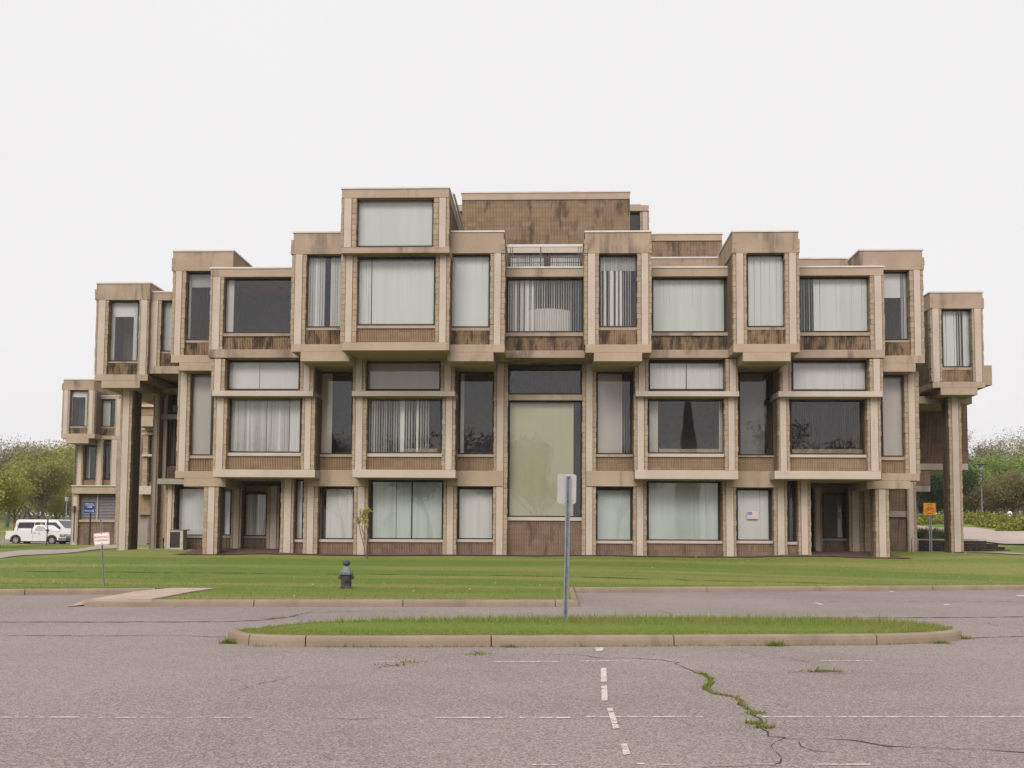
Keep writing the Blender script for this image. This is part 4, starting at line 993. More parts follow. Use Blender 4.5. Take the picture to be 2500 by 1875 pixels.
# flag poster behind the window
mb = MB(); a, zt_ = P(1823, 1248, YGW-.02); b_, zb_ = P(1850, 1266.5, YGW-.02)
E_ = empty('flag_poster', ((a+b_)/2, YGW-.03, zb_), 'small paper flag with red stripes and blue canton taped in a ground-floor window', 'flag')
w_, h_ = b_-a, zt_-zb_
mb = MB(); mb.box(-w_/2, w_/2, 0, .004, 0, h_); mb.build('paper', WHITE, E_)
mb = MB()
for k in range(7): z = h_*(.06+.88*(2*k)/13); mb.box(-w_*.47 if k < 3 else -w_*.06 if False else -w_*.47, w_*.47, -.003, -.001, z, z+h_*.88/13)
mb.build('stripe', simple('faded_red', (.46, .27, .27), .7), E_)
mb = MB(); mb.box(-w_*.47, -w_*.02, -.006, -.0035, h_*.47, h_*.94); mb.build('canton', simple('faded_blue', (.22, .22, .36), .7), E_)
# bicycle sign and rack
Yk = 47.5; p0 = P(2272.5, 1346.5, Yk); bz = zg(p0[0], Yk)
E_ = empty('bicycle_sign', (p0[0], Yk, bz), 'orange square bicycle sign on a double steel post beside the right pier', 'sign')
zt = P(2270, 1228, Yk)[1]-bz; zl = P(2270, 1257.5, Yk)[1]-bz; hw = (P(2283.8, 1243, Yk)[0]-P(2254, 1243, Yk)[0])/2
for sx in (-.045, .045):
    mb = MB(); mb.box(sx-.022, sx+.022, -.02, .02, -.2, zl+.1); mb.build('post', STEEL, E_)
dx = P(2269, 1243, Yk)[0]-p0[0]; cz = (zt+zl)/2
mb = MB(); mb.prism([(x+dx, z+cz) for x, z in rrect(2*hw, zt-zl, .03)], -.035, -.025); pl = mb.build('sign_plate', ORANGE, E_)
BK = simple('dark_print', (.12, .035, .008), .6)
mb = MB()
def ring(mb, cx, cz_, r, w, y, n=20):
    for i in range(n):
        a, b_ = 2*math.pi*i/n, 2*math.pi*(i+1)/n
        mb.face([(cx+r*math.cos(a), y, cz_+r*math.sin(a)), (cx+(r-w)*math.cos(a), y, cz_+(r-w)*math.sin(a)), (cx+(r-w)*math.cos(b_), y, cz_+(r-w)*math.sin(b_)), (cx+r*math.cos(b_), y, cz_+r*math.sin(b_))])
def bar(mb, a, b_, w, y):
    a, b_ = Vector(a), Vector(b_); t = (b_-a).normalized(); nn = Vector((-t.y, t.x))*w/2
    mb.face([(*(a-nn),), (*(b_-nn),), (*(b_+nn),), (*(a+nn),)][0:0] or [(a.x-nn.x, y, a.y-nn.y), (b_.x-nn.x, y, b_.y-nn.y), (b_.x+nn.x, y, b_.y+nn.y), (a.x+nn.x, y, a.y+nn.y)])
yb = -.038; c0 = cz-.02
ring(mb, dx-.13, c0-.02, .078, .018, yb); ring(mb, dx+.13, c0-.02, .078, .018, yb)
for a, b_ in (((-.13, -.02), (-.06, .075)), ((-.06, .075), (.08, .075)), ((.08, .075), (.13, -.02)), ((-.06, .075), (.0, -.02)), ((.0, -.02), (.08, .075)), ((-.13, -.02), (.0, -.02)), ((.08, .075), (.07, .11)), ((.05, .11), (.10, .115)), ((-.06, .075), (-.07, .105)), ((-.10, .107), (-.04, .107))):
    bar(mb, (dx+a[0], c0+a[1]), (dx+b_[0], c0+b_[1]), .016, yb)
mb.build('bicycle_symbol', BK, pl)
text_mesh('lettering', 'BICYCLE', .07, BK, pl, (dx, -.038, cz+.20)); text_mesh('lettering', 'PARKING', .07, BK, pl, (dx, -.038, cz-.20))
mb = MB(); Yk = 46.0; a, b_ = P(2226, 1345, Yk)[0], P(2241, 1345, Yk)[0]; bz = zg(a, Yk); zt = P(2233, 1311, Yk)[1]
E_ = empty('bicycle_rack', ((a+b_)/2, Yk, bz), 'steel hoop bicycle rack beside the orange bicycle sign', 'bicycle rack')
r = (b_-a)/2; pts = [(-r, 0, -.2), (-r, 0, zt-bz-r)]+[(-r*math.cos(t), 0, zt-bz-r+r*math.sin(t)) for t in np.linspace(.3, math.pi-.3, 7)]+[(r, 0, zt-bz-r), (r, 0, -.2)]
mb.tube(pts, .03, 8); mb.build('hoop', simple('rack_steel', (.30, .28, .27), .4, .1, 6, .5), E_, smooth=True)
mb = MB(); mb.lathe([(.07, 0), (.07, .012)], (-r, 0, 0), 10); mb.lathe([(.07, 0), (.07, .012)], (r, 0, 0), 10); mb.build('foot_plate', STEEL, E_)
# timber retaining wall
TIE = simple('creosoted_timber', (.030, .022, .021), .9, .4, 7)
Yw = 51.0; x0 = P(2238, 1330, Yw)[0]; zb0 = P(2350, 1347.5, Yw)[1]-.02
E_ = empty('retaining_wall', (x0, Yw, zb0), 'dark stepped timber retaining wall behind the right pier', 'wall')
for k, ue in enumerate((2469, 2455, 2439, 2412)):
    xe = P(ue, 1335, Yw)[0]; mb = MB(); z = k*.145; xe -= x0; xa = 0.0
    for j in range(3):
        xb = xe*(j+1)/3; mb.box(xa+.01, xb-.01, .03*k+random.uniform(-.01, .01), .03*k+.18, z-.3*(k == 0), z+.138); xa = xb
    mb.build('timber', TIE, E_, bevel=.012)
mb = MB(); mb.box(0, P(2392, 1318, Yw)[0]-x0, .15, .55, .585, .655); mb.build('cap', WALK, E_)
# planting behind the wall
n = 1500; xx = RNG.uniform(P(2242, 1300, 53)[0], P(2312, 1300, 53)[0], n); yy = RNG.uniform(52.4, 55, n); zz = np.array([zg(a, c) for a, c in zip(xx, yy)])
IRIS = blade_mat('iris_leaves', ((.035, .065, .022), (.06, .095, .03), (.09, .12, .045)))
o = blades('leafy_planting', np.stack([xx, yy], 1), zz, RNG.uniform(.35, .85, n), IRIS, .035, .5); tag(o, 'dark spiky leaves planted behind the timber wall by the right pier', 'plants')
# lamp posts and poles
def lamp(name, u, vt, vb, Y, label, wide=.9):
    x, zt = P(u, vt, Y); x2, z0 = P(u+1, vb, Y); z0 = min(z0, zg(x, Y))
    E_ = empty(name, (x, Y, z0), label, 'street lamp'); H = zt-z0
    mb = MB(); mb.tube([(0, 0, -.3), (0, 0, H-.3)], [.07, .055], 8); mb.build('pole', STEEL, E_)
    mb = MB(); mb.lathe([(wide*.52, H-.05), (wide*.55, H-.02), (wide*.5, H+.03), (.1, H+.10)], seg=16); mb.build('lamp_shade', simple('lamp_shade_brown', (.075, .055, .05), .5), E_)
    mb = MB(); mb.lathe([(.06, H-.55), (.16, H-.5), (.2, H-.2), (.2, H-.06)], seg=14); mb.build('lantern', simple('lantern_glass', (.34, .33, .31), .3), E_)
    return E_
lamp('street_lamp', 2395, 1133, 1258, 92, 'grey lamp post with a wide flat brown shade behind the juniper hedge', 1.0)
lamp('street_lamp', 163.5, 1212, 1295, 104, 'slim grey lamp post left of the rear wing among the trees', .45)
Yu = 128; x, zt = P(2468, 1131, Yu)
E_ = empty('utility_pole', (x, Yu, zg(x, Yu)), 'distant utility pole with a crossarm rising out of the reddish shrubs', 'utility pole'); H = zt-zg(x, Yu)
mb = MB(); mb.tube([(0, 0, -.3), (0, 0, H)], [.2, .14], 8); mb.build('pole', simple('pole_wood', (.28, .2, .15), .8), E_)
mb = MB(); mb.box(-1.7, 1.7, -.08, .08, H-.85, H-.65); arm = mb.build('crossarm', CONG, E_)
mb = MB()
for xx in (-1.55, -.8, .8, 1.55): mb.lathe([(.06, H-.65), (.1, H-.5), (.06, H-.38)], (xx, 0, 0), 8)
mb.build('insulator', WHITE, arm)
x, zt = P(2419, 1146, 112); E_ = empty('utility_pole', (x, 112, zg(x, 112)), 'short grey pole top just right of the flat-shaded lamp post', 'utility pole'); H = zt-zg(x, 112)
mb = MB(); mb.tube([(0, 0, -.3), (0, 0, H)], .14, 8); mb.build('pole', STEEL, E_); mb = MB(); mb.lathe([(.18, H-.4), (.2, H-.1), (.1, H+.05)], seg=10); mb.build('cap', STEEL, E_)
x, zt = P(2465, 1248, 79); z0 = zg(x, 79)
E_ = empty('bollard_light', (x, 79, z0), 'short white bollard light poking out of the juniper hedge', 'bollard light'); H = zt-z0
mb = MB(); mb.lathe([(.11, -.2), (.11, H-.5)], seg=12); mb.build('post', simple('bollard_grey', (.38, .34, .30), .7), E_)
mb = MB(); mb.lathe([(.13, H-.5), (.17, H-.4), (.18, H-.2), (.13, H-.05), (.04, H)], seg=14); mb.build('globe', WHITE, E_)

# ------------------------------------------------------------------ vehicles
CARW = simple('white_car_paint', (.60, .575, .57), .3, .03, 3, 0, .5); TYRE = simple('tyre_rubber', (.022, .021, .021), .85, .2); RIM = simple('wheel_metal', (.42, .40, .39), .35, .15, 5, .6); TRIM = simple('grey_trim', (.07, .062, .06), .6); LAMP = simple('headlamp', (.30, .28, .27), .2); TAIL = simple('tail_lamp', (.42, .05, .04), .3); CHROME = simple('bumper_grey', (.18, .17, .165), .4, .1, 5, .4)
def prism_in(mb, prof, y0, y1, mi=0):
    """side profile (x,z,inset) lofted across the vehicle"""
    n = len(prof); i = len(mb.v)
    mb.v += [(p[0], y0+p[2], p[1]) for p in prof]+[(p[0], y1-p[2], p[1]) for p in prof]
    mb.f.append(tuple(i+k for k in range(n))); mb.m.append(mi); mb.f.append(tuple(i+n+k for k in reversed(range(n)))); mb.m.append(mi)
    for k in range(n):
        k2 = (k+1) % n; mb.f.append((i+k, i+n+k, i+n+k2, i+k2)); mb.m.append(mi)
def arch(cx, r, n=9, z=.37): return [(cx+r*math.cos(math.radians(a)), z+r*math.sin(math.radians(a))) for a in np.linspace(0, 180, n)]
def wheel(E, x, y, r=.375, side=-1):
    mb = MB(); prof = [(r*.62, -.11), (r*.95, -.115), (r, -.08), (r, .08), (r*.95, .115), (r*.62, .11)]
    n = 22; i0 = len(mb.v)
    for q, yy in prof:
        for j in range(n): a = 2*math.pi*j/n; mb.v.append((x+q*math.cos(a), y+yy, r+q*math.sin(a)))
    for k in range(len(prof)):
        k2 = (k+1) % len(prof)
        for j in range(n): j2 = (j+1) % n; mb.f.append((i0+k*n+j, i0+k*n+j2, i0+k2*n+j2, i0+k2*n+j)); mb.m.append(0)
    w_ = mb.build('wheel', TYRE, E)
    mb = MB(); mb.tube([(x, y+side*.085, r), (x, y+side*.098, r)], r*.62, 18)
    for k in range(5):
        a = 2*math.pi*k/5; mb.tube([(x+.1*math.cos(a), y+side*.095, r+.1*math.sin(a)), (x+r*.55*math.cos(a), y+side*.105, r+r*.55*math.sin(a))], .03, 6)
    mb.build('rim', RIM, w_)
    mb = MB()
    for k in range(5):
        a = 2*math.pi*(k+.5)/5; mb.tube([(x+r*.40*math.cos(a), y+side*.097, r+r*.40*math.sin(a)), (x+r*.40*math.cos(a), y+side*.101, r+r*.40*math.sin(a))], .045, 8)
    mb.build('rim_opening', HOLE, w_)
    return w_
def side_glass(mb, pts, ins, y0, t=.012):
    P_ = [(x, y0+ins(z)-t, z) for x, z in pts]; Q = [(x, y0+ins(z)+.02, z) for x, z in pts]; mb.face(P_); mb.face(Q)
    for i in range(len(pts)): j = (i+1) % len(pts); mb.face([P_[i], P_[j], Q[j], Q[i]])
Yt = 88.0; tx, _ = P(11.3, 1333, Yt); tz = .69; tz = zg(tx+3, Yt)+.05
T = empty('pickup_truck', (tx, Yt, tz), 'white single-cab pickup truck with an amber beacon parked in front of the van', 'pickup truck', None, math.radians(-2)); Wd = 1.95
ub = [(0.02, .46), (0, .62), (.0, 1.2), (2.40, 1.22), (2.42, .9), (2.45, .9), (2.47, 1.22), (4.05, 1.19), (4.8, 1.13), (5.35, 1.04), (5.58, .93), (5.64, .75), (5.62, .42)]
mb = MB(); prof = ub+[(4.82, .40)]+arch(4.33, .47)[0:]+[(3.82, .30), (1.5, .30)]+arch(.99, .47)+[(.48, .44)]
prism_in(mb, [(x, z, .0) for x, z in prof], 0, Wd); mb.build('body', CARW, T)
mb = MB(); mb.box(.12, 2.34, .1, Wd-.1, 1.221, 1.222); mb.build('bed_liner', TRIM, T)
insT = lambda z: .03+max(0, z-1.18)*.28
mb = MB(); prism_in(mb, [(2.47, 1.15, .03), (2.5, 1.45, insT(1.45)), (2.6, 1.68, insT(1.66)), (2.78, 1.745, .22), (3.35, 1.755, .22), (3.55, 1.70, insT(1.68)), (4.22, 1.17, .04)], 0, Wd); mb.build('cab', CARW, T)
mb = MB(); side_glass(mb, [(2.74, 1.24), (2.78, 1.5), (2.86, 1.64), (3.38, 1.65), (3.52, 1.58), (3.93, 1.24)], insT, 0); mb.build('side_window', CARGLASS, T)
mb = MB(); mb.face([(3.60, .22, 1.685), (4.20, .10, 1.215), (4.20, Wd-.10, 1.215), (3.60, Wd-.22, 1.685)]); mb.face([(3.58, .22, 1.66), (4.17, .10, 1.2), (4.17, Wd-.10, 1.2), (3.58, Wd-.22, 1.66)]); mb.build('windscreen', CARGLASS, T)
mb = MB(); mb.box(3.84, 4.02, -.16, .02, 1.2, 1.36); mb.build('wing_mirror', TRIM, T)
mb = MB(); mb.box(2.66, 2.84, -.02, .01, 1.0, 1.05); mb.build('door_handle', TRIM, T)
mb = MB(); mb.box(2.56, 2.575, -.006, .004, .42, 1.2); mb.box(3.97, 3.985, -.006, .004, .42, 1.2); mb.build('door_seam', TRIM, T)
mb = MB(); ring(mb, 3.17, .93, .12, .015, -.008); ring(mb, 3.17, .93, .08, .06, -.008); bar(mb, (3.17, .88), (3.17, 1.0), .03, -.012); mb.build('door_emblem', simple('emblem_grey', (.40, .37, .37), .6), T)
mb = MB(); mb.box(4.95, 5.66, -.02, Wd+.02, .36, .62); mb.build('bumper', CHROME, T); mb = MB(); mb.box(-.12, .03, .1, Wd-.1, .45, .66); mb.build('bumper', CHROME, T)
mb = MB(); mb.box(5.05, 5.60, -.012, .3, .70, .92); mb.build('headlight', TRIM, T); mb = MB(); mb.box(5.15, 5.50, -.018, .28, .80, .90); mb.build('headlight', LAMP, T)
mb = MB(); mb.box(-.012, .06, -.01, .12, .8, 1.15); mb.build('tail_light', TAIL, T)
for cx in (.99, 4.33):
    mb = MB(); a1, a2 = arch(cx, .52), arch(cx, .44)
    for k in range(len(a1)-1): mb.face([(a1[k][0], -.012, a1[k][1]), (a2[k][0], -.012, a2[k][1]), (a2[k+1][0], -.012, a2[k+1][1]), (a1[k+1][0], -.012, a1[k+1][1])])
    mb.build('wheel_arch_trim', TRIM, T)
    wheel(T, cx, .10); wheel(T, cx, Wd-.10, side=1)
mb = MB(); mb.lathe([(.11, 1.75), (.11, 1.80), (.10, 1.90), (.05, 1.93)], (3.0, .6, 0), 12); mb.build('beacon', simple('amber_beacon', (.45, .16, .05), .3), T)
mb = MB(); 
for yy in (.15, Wd-.15): mb.tube([(2.38, yy, 1.2), (2.38, yy, 1.9)], .035, 6); mb.tube([(.1, yy, 1.2), (.1, yy, 1.88)], .025, 6)
mb.tube([(2.38, .15, 1.9), (2.38, Wd-.15, 1.9)], .035, 6); mb.build('rack', TRIM, T)
mb = MB(); mb.box(.3, 5.3, .25, Wd-.25, .22, .45); mb.build('chassis', TYRE, T)
Yv = 93.5; vx, _ = P(32.5, 1333, Yv); vz = zg(vx+3, Yv)+.05
V_ = empty('passenger_van', (vx, Yv, vz), 'long white passenger van with dark rear windows parked behind the pickup', 'van', None, math.radians(-1)); Wv = 2.0
insV = lambda z: .0+max(0, z-1.1)*.17
mb = MB(); prof = [(.05, .5), (0, .7), (.03, 1.2), (.12, 1.9), (.28, 2.1), (3.9, 2.12), (4.12, 2.06), (4.95, 1.28), (5.5, 1.16), (5.68, 1.0), (5.72, .5), (5.1, .42)]+arch(4.6, .46)+[(4.1, .34), (1.6, .34)]+arch(1.05, .46)+[(.5, .45)]
prism_in(mb, [(x, z, insV(z) if z < 2.05 else .2) for x, z in prof], 0, Wv); mb.build('body', CARW, V_)
mb = MB()
for pts in ([(.35, 1.3), (.42, 1.82), (1.9, 1.84), (1.9, 1.3)], [(2.02, 1.3), (2.02, 1.84), (2.95, 1.84), (2.95, 1.3)], [(3.1, 1.3), (3.1, 1.84), (4.0, 1.84), (4.55, 1.32)]): side_glass(mb, pts, insV, 0)
mb.build('side_window', CARGLASS, V_)
mb = MB(); mb.face([(4.16, .2, 2.03), (4.92, .08, 1.33), (4.92, Wv-.08, 1.33), (4.16, Wv-.2, 2.03)]); mb.build('windscreen', CARGLASS, V_)
mb = MB(); mb.box(-.02, .08, -.01, .14, 1.35, 1.75); mb.build('tail_light', TAIL, V_)
mb = MB(); mb.box(5.0, 5.78, -.02, Wv+.02, .4, .62); mb.build('bumper', CHROME, V_); mb = MB(); mb.box(5.4, 5.70, -.01, .3, .75, .95); mb.build('headlight', LAMP, V_)
mb = MB(); mb.box(4.3, 4.45, -.18, .02, 1.25, 1.5); mb.build('wing_mirror', TRIM, V_)
mb = MB()
for x in (.2, .95, 1.7, 2.4): mb.box(x, x+.1, .25, .35, 2.1, 2.16)
mb.build('roof_rack', TRIM, V_)
for cx in (1.05, 4.6): wheel(V_, cx, .1); wheel(V_, cx, Wv-.1, side=1)
V2 = copy_tree(V_); vx2, _ = P(54, 1333, 99.5); V2.location = (vx2, 99.5, zg(vx2+3, 99.5)+.05); V2['label'] = 'farthest white van, only its roof and windscreen showing beside the rear wing'
for v in (V_, V2): v['group'] = 'white vans parked behind the pickup'
# ------------------------------------------------------------------ trees and shrubs
BARK = simple('bark', (.085, .068, .055), .95, .35, 9)
BARKL = simple('bark_pale', (.16, .13, .105), .95, .3, 9)
def leaf_mat(name, cols, trans=.3):
    m, nt, out = new_mat(name); b = NB(nt); p = b.pos()
    r = b.n('ShaderNodeNewGeometry').outputs['Random Per Island']
    cr = b.n('ShaderNodeValToRGB', {0: r}); e = cr.color_ramp.elements
    e[0].color = (*cols[0], 1); e[1].color = (*cols[-1], 1)
    for i, c in enumerate(cols[1:-1]): x = e.new((i+1)/(len(cols)-1)); x.color = (*c, 1)
    d = b.bsdf(cr.outputs[0], .7, None, .25); t = b.n('ShaderNodeBsdfTranslucent', {'Color': cr.outputs[0]}).outputs[0]
    nt.links.new(b.n('ShaderNodeMixShader', {0: trans, 1: d, 2: t}).outputs[0], out.inputs[0]); return m
LF = {'olive': leaf_mat('leaves_olive', ((0.193, 0.193, 0.048), (0.261, 0.251, 0.064), (0.318, 0.291, 0.084), (0.227, 0.222, 0.058))),
      'spring': leaf_mat('leaves_spring', ((0.227, 0.240, 0.053), (0.307, 0.309, 0.069), (0.352, 0.326, 0.095))),
      'green': leaf_mat('leaves_green', ((0.151, 0.215, 0.054), (0.212, 0.283, 0.070), (0.270, 0.316, 0.093))),
      'dark': leaf_mat('leaves_dark', ((.03, .05, .018), (.045, .072, .024), (.06, .088, .03))),
      'brown': leaf_mat('leaves_bud', ((0.203, 0.172, 0.114), (0.254, 0.214, 0.141), (0.243, 0.224, 0.119))),
      'red': leaf_mat('leaves_red', ((0.175, 0.169, 0.062), (0.275, 0.138, 0.075), (0.200, 0.200, 0.075), (0.150, 0.175, 0.062))),
      'juniper': leaf_mat('leaves_juniper', ((0.101, 0.122, 0.022), (0.216, 0.223, 0.035), (0.331, 0.302, 0.050)), .15)}
def leaf_soup(name, C, size, mat, parent, flat=.6):
    n = len(C); u = RNG.normal(size=(n, 3)); u /= np.linalg.norm(u, axis=1)[:, None]
    v = RNG.normal(size=(n, 3)); v -= u*(u*v).sum(1)[:, None]; v /= np.linalg.norm(v, axis=1)[:, None]
    s = size*RNG.uniform(.6, 1.35, n)[:, None]; a, b_ = u*s, v*s*flat
    V = np.stack([C-a*.9, C+b_*.55-a*.1, C+a, C-b_*.55-a*.1], 1).reshape(-1, 3)
    return soup(name, V, np.arange(n*4).reshape(-1, 4), mat, parent)
def tree_data(seed, H, R, base, n_leaf, spread=.45, up=.5, droop=0., nb=6, levels=3, rmin=.012):
    rnd = random.Random(seed); mb = MB(); anchors = []
    def grow(p, d, L, r, lv):
        pts = [p]; rad = [r]; n = 4; q = Vector(p)
        for k in range(n):
            d = (d+Vector((rnd.gauss(0, .13), rnd.gauss(0, .13), rnd.gauss(0, .09)+(.06 if lv else 0)-droop*lv*.05))).normalized()
            q = q+d*(L/n); pts.append(q.copy()); rad.append(max(rmin, r*(1-(k+1)/n*.55)))
            if lv >= levels-1: anchors.append(q.copy())
        mb.tube(pts, rad, 6 if lv else 9, cap=False)
        if lv >= levels: return
        m_ = nb if lv == 0 else rnd.randint(3, 4)
        for j in range(m_):
            t = rnd.uniform(.35, 1) if lv else rnd.uniform(.45, 1.0)
            i = min(n-1, int(t*n)); pp = pts[i]+(pts[i+1]-pts[i])*(t*n-i)
            a = 2*math.pi*(j+rnd.uniform(-.3, .3))/m_; out = Vector((math.cos(a), math.sin(a), 0))
            dd = (d*up+out*rnd.uniform(.6, 1.0)+Vector((0, 0, rnd.uniform(.1, .55)))).normalized()
            grow(pp, dd, L*rnd.uniform(.55, .8) if lv else (R*rnd.uniform(.55, .85)), rad[i]*.55, lv+1)
    grow(Vector((0, 0, -.3)), Vector((0, 0, 1)), H*.55+.3, H*.020+.04, 0)
    A = np.array([tuple(a) for a in anchors]); A = A[A[:, 2] > base]
    zs = A[:, 2]; A[:, 2] = base+(zs-base)*(H-base)/max(.1, zs.max()-base)
    rr = np.hypot(A[:, 0], A[:, 1]); A[:, :2] *= min(1.3, R/np.percentile(rr, 92))
    idx = RNG.integers(0, len(A), n_leaf); C = A[idx]+np.clip(RNG.normal(size=(n_leaf, 3)), -1.7, 1.7)*spread*np.array([1, 1, .75])
    C = C[C[:, 2] > base*.75]
    return mb, C
FINE = 1.0
def tree(u, vtop, Y, label, leaf='olive', R=3.0, n=7000, size=.16, base=.3, spread=.45, bark=None, seed=None, group='trees around the building', name='tree', cat='tree', z=None, x=None, H=None, **kw):
    if x is None: x, zt = P(u, vtop, Y)
    else: zt = 0
    z0 = zg(x, Y) if z is None else z; H = H or zt-z0
    E_ = empty(name, (x, Y, z0-.05), label, cat, group)
    mb, C = tree_data(seed if seed is not None else int(u*7+Y), H, R, H*base, int(n*2.0), spread, **kw)
    mb.build('trunk', bark or BARK, E_); leaf_soup('crown', C, size*.68, LF[leaf], E_)
    return E_
tree(8, 1102, 56, 'nearest spring-green tree on the left lawn beside the white pickup', 'spring', 3.1, 10000, .12, .42, .36, seed=5, nb=8)
tree(92, 1118, 108, 'olive-green tree behind the white vans', 'olive', 3.2, 8000, .2, .2, .5, seed=9)
tree(150, 1170, 115, 'low yellow-green tree just left of the rear wing', 'spring', 3.6, 8000, .2, .1, .6, seed=12)
tree(40, 1150, 120, 'small yellow-green tree between the nearest tree and the vans', 'spring', 3.6, 7000, .2, .1, .6, seed=13)
for i, (u, v, Y, lf, lab, n, sp) in enumerate(((-30, 1062, 165, 'brown', 'tall bare-twigged tree at the far left edge of the wood', 2600, .7), (25, 1068, 172, 'brown', 'thin half-bare tree rising above the wood on the left', 1600, .6), (60, 1088, 168, 'brown', 'brownish budding tree in the wood on the left', 5000, .9),
       (88, 1093, 160, 'brown', 'grey-brown budding tree in the middle of the left wood', 5200, .9), (120, 1092, 155, 'olive', 'broad olive tree in the left wood', 7000, .9), (152, 1090, 158, 'olive', 'olive tree with a pale top in the left wood', 6500, .9), (182, 1086, 150, 'spring', 'light green tree just clear of the rear wing', 6500, .9), (215, 1090, 160, 'olive', 'olive tree partly hidden behind the rear wing', 6000, .9), (-75, 1080, 150, 'olive', 'olive tree cut by the left edge of the picture', 6500, .9))):
    tree(u, v, Y, lab, lf, 4.6, n, .3, .08, sp, BARKL if lf == 'brown' else BARK, seed=30+i, levels=4 if n < 3000 else 3, rmin=.04 if n < 3000 else .012, group='trees of the wood on the left')
# right side
tree(2418, 1043, 118, 'tall half-bare tree with pale twigs right of the building', 'brown', 4.2, 1800, .17, .3, .5, BARKL, seed=61, nb=7, levels=4, rmin=.03)
tree(2466, 1046, 122, 'tall yellowish budding tree behind the utility pole', 'olive', 4.2, 3400, .17, .25, .55, BARKL, seed=62, nb=7, levels=4, rmin=.03)
tree(2506, 1046, 120, 'tall budding tree at the right edge of the picture', 'brown', 4.0, 2600, .17, .25, .5, BARKL, seed=63, levels=4, rmin=.03)
tree(2385, 1128, 112, 'rounded olive-brown tree behind the flat-shaded lamp post', 'brown', 2.8, 4500, .2, .1, .5, seed=64)
tree(2440, 1112, 108, 'full green tree in the middle of the right-hand trees', 'green', 3.6, 8000, .2, .05, .6, seed=65)
tree(2490, 1105, 106, 'green tree at the right behind the reddish shrub', 'green', 3.4, 8000, .2, .05, .6, seed=66)
tree(2362, 1158, 100, 'green tree directly beside the right pier', 'green', 2.0, 6000, .16, .05, .45, seed=67)
tree(2410, 1172, 96, 'green and reddish shrub around the lamp post', 'red', 2.0, 6500, .15, .02, .45, seed=68, name='shrub', cat='shrub')
tree(2455, 1160, 95, 'broad reddish shrub in front of the green trees', 'red', 2.3, 8000, .15, .02, .45, seed=69, name='shrub', cat='shrub')
tree(2500, 1150, 94, 'tall reddish-green shrub at the right edge', 'red', 2.4, 8000, .15, .02, .45, seed=70, name='shrub', cat='shrub')
tree(2245, 1120, 88, 'dark evergreen tree seen under the hanging wall left of the right pier', 'dark', 2.6, 9000, .16, .12, .5, seed=71)
tree(2300, 1118, 90, 'dark evergreen tree partly hidden by the right pier', 'dark', 2.6, 9000, .16, .12, .5, seed=72)
tree(2270, 1150, 102, 'dark green tree farther back under the hanging wall', 'dark', 3.4, 8000, .2, .05, .6, seed=73)
tree(2216, 1150, 98, 'dark green tree behind the bicycle rack', 'dark', 3.2, 8000, .2, .05, .6, seed=75)
tree(2335, 1140, 105, 'green tree behind the right pier', 'green', 3.0, 8000, .2, .05, .6, seed=74)
# juniper hedge
labs = ['juniper hedge clump nearest the right pier', 'second juniper clump from the pier, before the lamp post', 'yellow-tipped juniper clump left of the bollard light', 'juniper clump right of the bollard light', 'yellowish juniper clump at the right edge', 'juniper clump seen between the bicycle sign and the pier', 'juniper clump left of the bicycle sign']
for i, (u, vb, Y, R) in enumerate(((2378, 1277, 87, 1.5), (2410, 1278, 84, 1.6), (2445, 1285, 80, 1.7), (2480, 1293, 76, 1.7), (2515, 1300, 72, 1.7), (2285, 1279, 85, 1.8), (2235, 1279, 85, 1.8))):
    x, z = P(u, vb, Y); z = zg(x, Y+.8)
    E_ = empty('juniper_shrub', (x, Y+1.0, z-.05), labs[i], 'shrub', 'juniper hedge along the path')
    n = 5200; th = RNG.uniform(0, 2*math.pi, n); rr = np.sqrt(RNG.uniform(0, 1, n)); hh = RNG.uniform(.05, 1, n)
    lump = 1+.25*np.sin(th*3+i)+.15*np.sin(th*7+2*i)
    C = np.stack([np.cos(th)*rr*R*lump, np.sin(th)*rr*R*.7*lump, (1.05-.75*rr**2)*hh*(.85+.3*np.sin(rr*9+th*4))], 1)
    leaf_soup('foliage', C, .13, LF['juniper'], E_, .5)
    mb = MB()
    for k in range(7): a = k*.9; mb.tube([(0, 0, -.1), (math.cos(a)*R*.4, math.sin(a)*R*.3, .35), (math.cos(a)*R*.8, math.sin(a)*R*.55, .5)], [.05, .035, .015], 5)
    mb.build('stem', BARK, E_)
# lilac sapling by the wall
sx, sy = G(893, 1380, 0.62); sy = 37.2; sx, _ = P(893, 1380, sy); sz = zg(sx, sy)
E_ = empty('lilac_sapling', (sx, sy, sz), 'thin young lilac with bare stems and a few leaves in front of the ground-floor windows', 'sapling')
def q(u, v, dy=0): x, z = P(u, v, sy); return (x-sx, dy, z-sz)
mb = MB()
for path, r in (([(893, 1382), (895, 1365), (888, 1330), (880, 1300), (877, 1282), (872, 1268)], .022), ([(894, 1380), (896, 1350), (893, 1318), (885, 1295), (884, 1275), (888, 1255)], .02), ([(895, 1378), (899, 1350), (901, 1335), (899, 1325)], .013), ([(888, 1318), (890, 1290), (890, 1265), (896, 1245)], .013), ([(893, 1310), (884, 1290), (876, 1278)], .009)):
    pp = [q(u, v, random.uniform(-.06, .06)) for u, v in path]; mb.tube(pp, [r*(1-.6*k/len(pp)) for k in range(len(pp))], 6)
mb.build('trunk', simple('lilac_bark', (.15, .10, .085), .9, .2), E_)
C = []
for (u, v, su, sv, n) in ((895, 1248, 8, 8, 120), (888, 1262, 9, 11, 110), (874, 1272, 6, 8, 60), (884, 1252, 7, 7, 50), (892, 1275, 5, 10, 50)):
    for _ in range(n): C.append(q(u+random.gauss(0, su*.6), v+random.gauss(0, sv*.6), random.gauss(0, .12)))
leaf_soup('foliage', np.array(C), .05, LF['spring'], E_, .7)
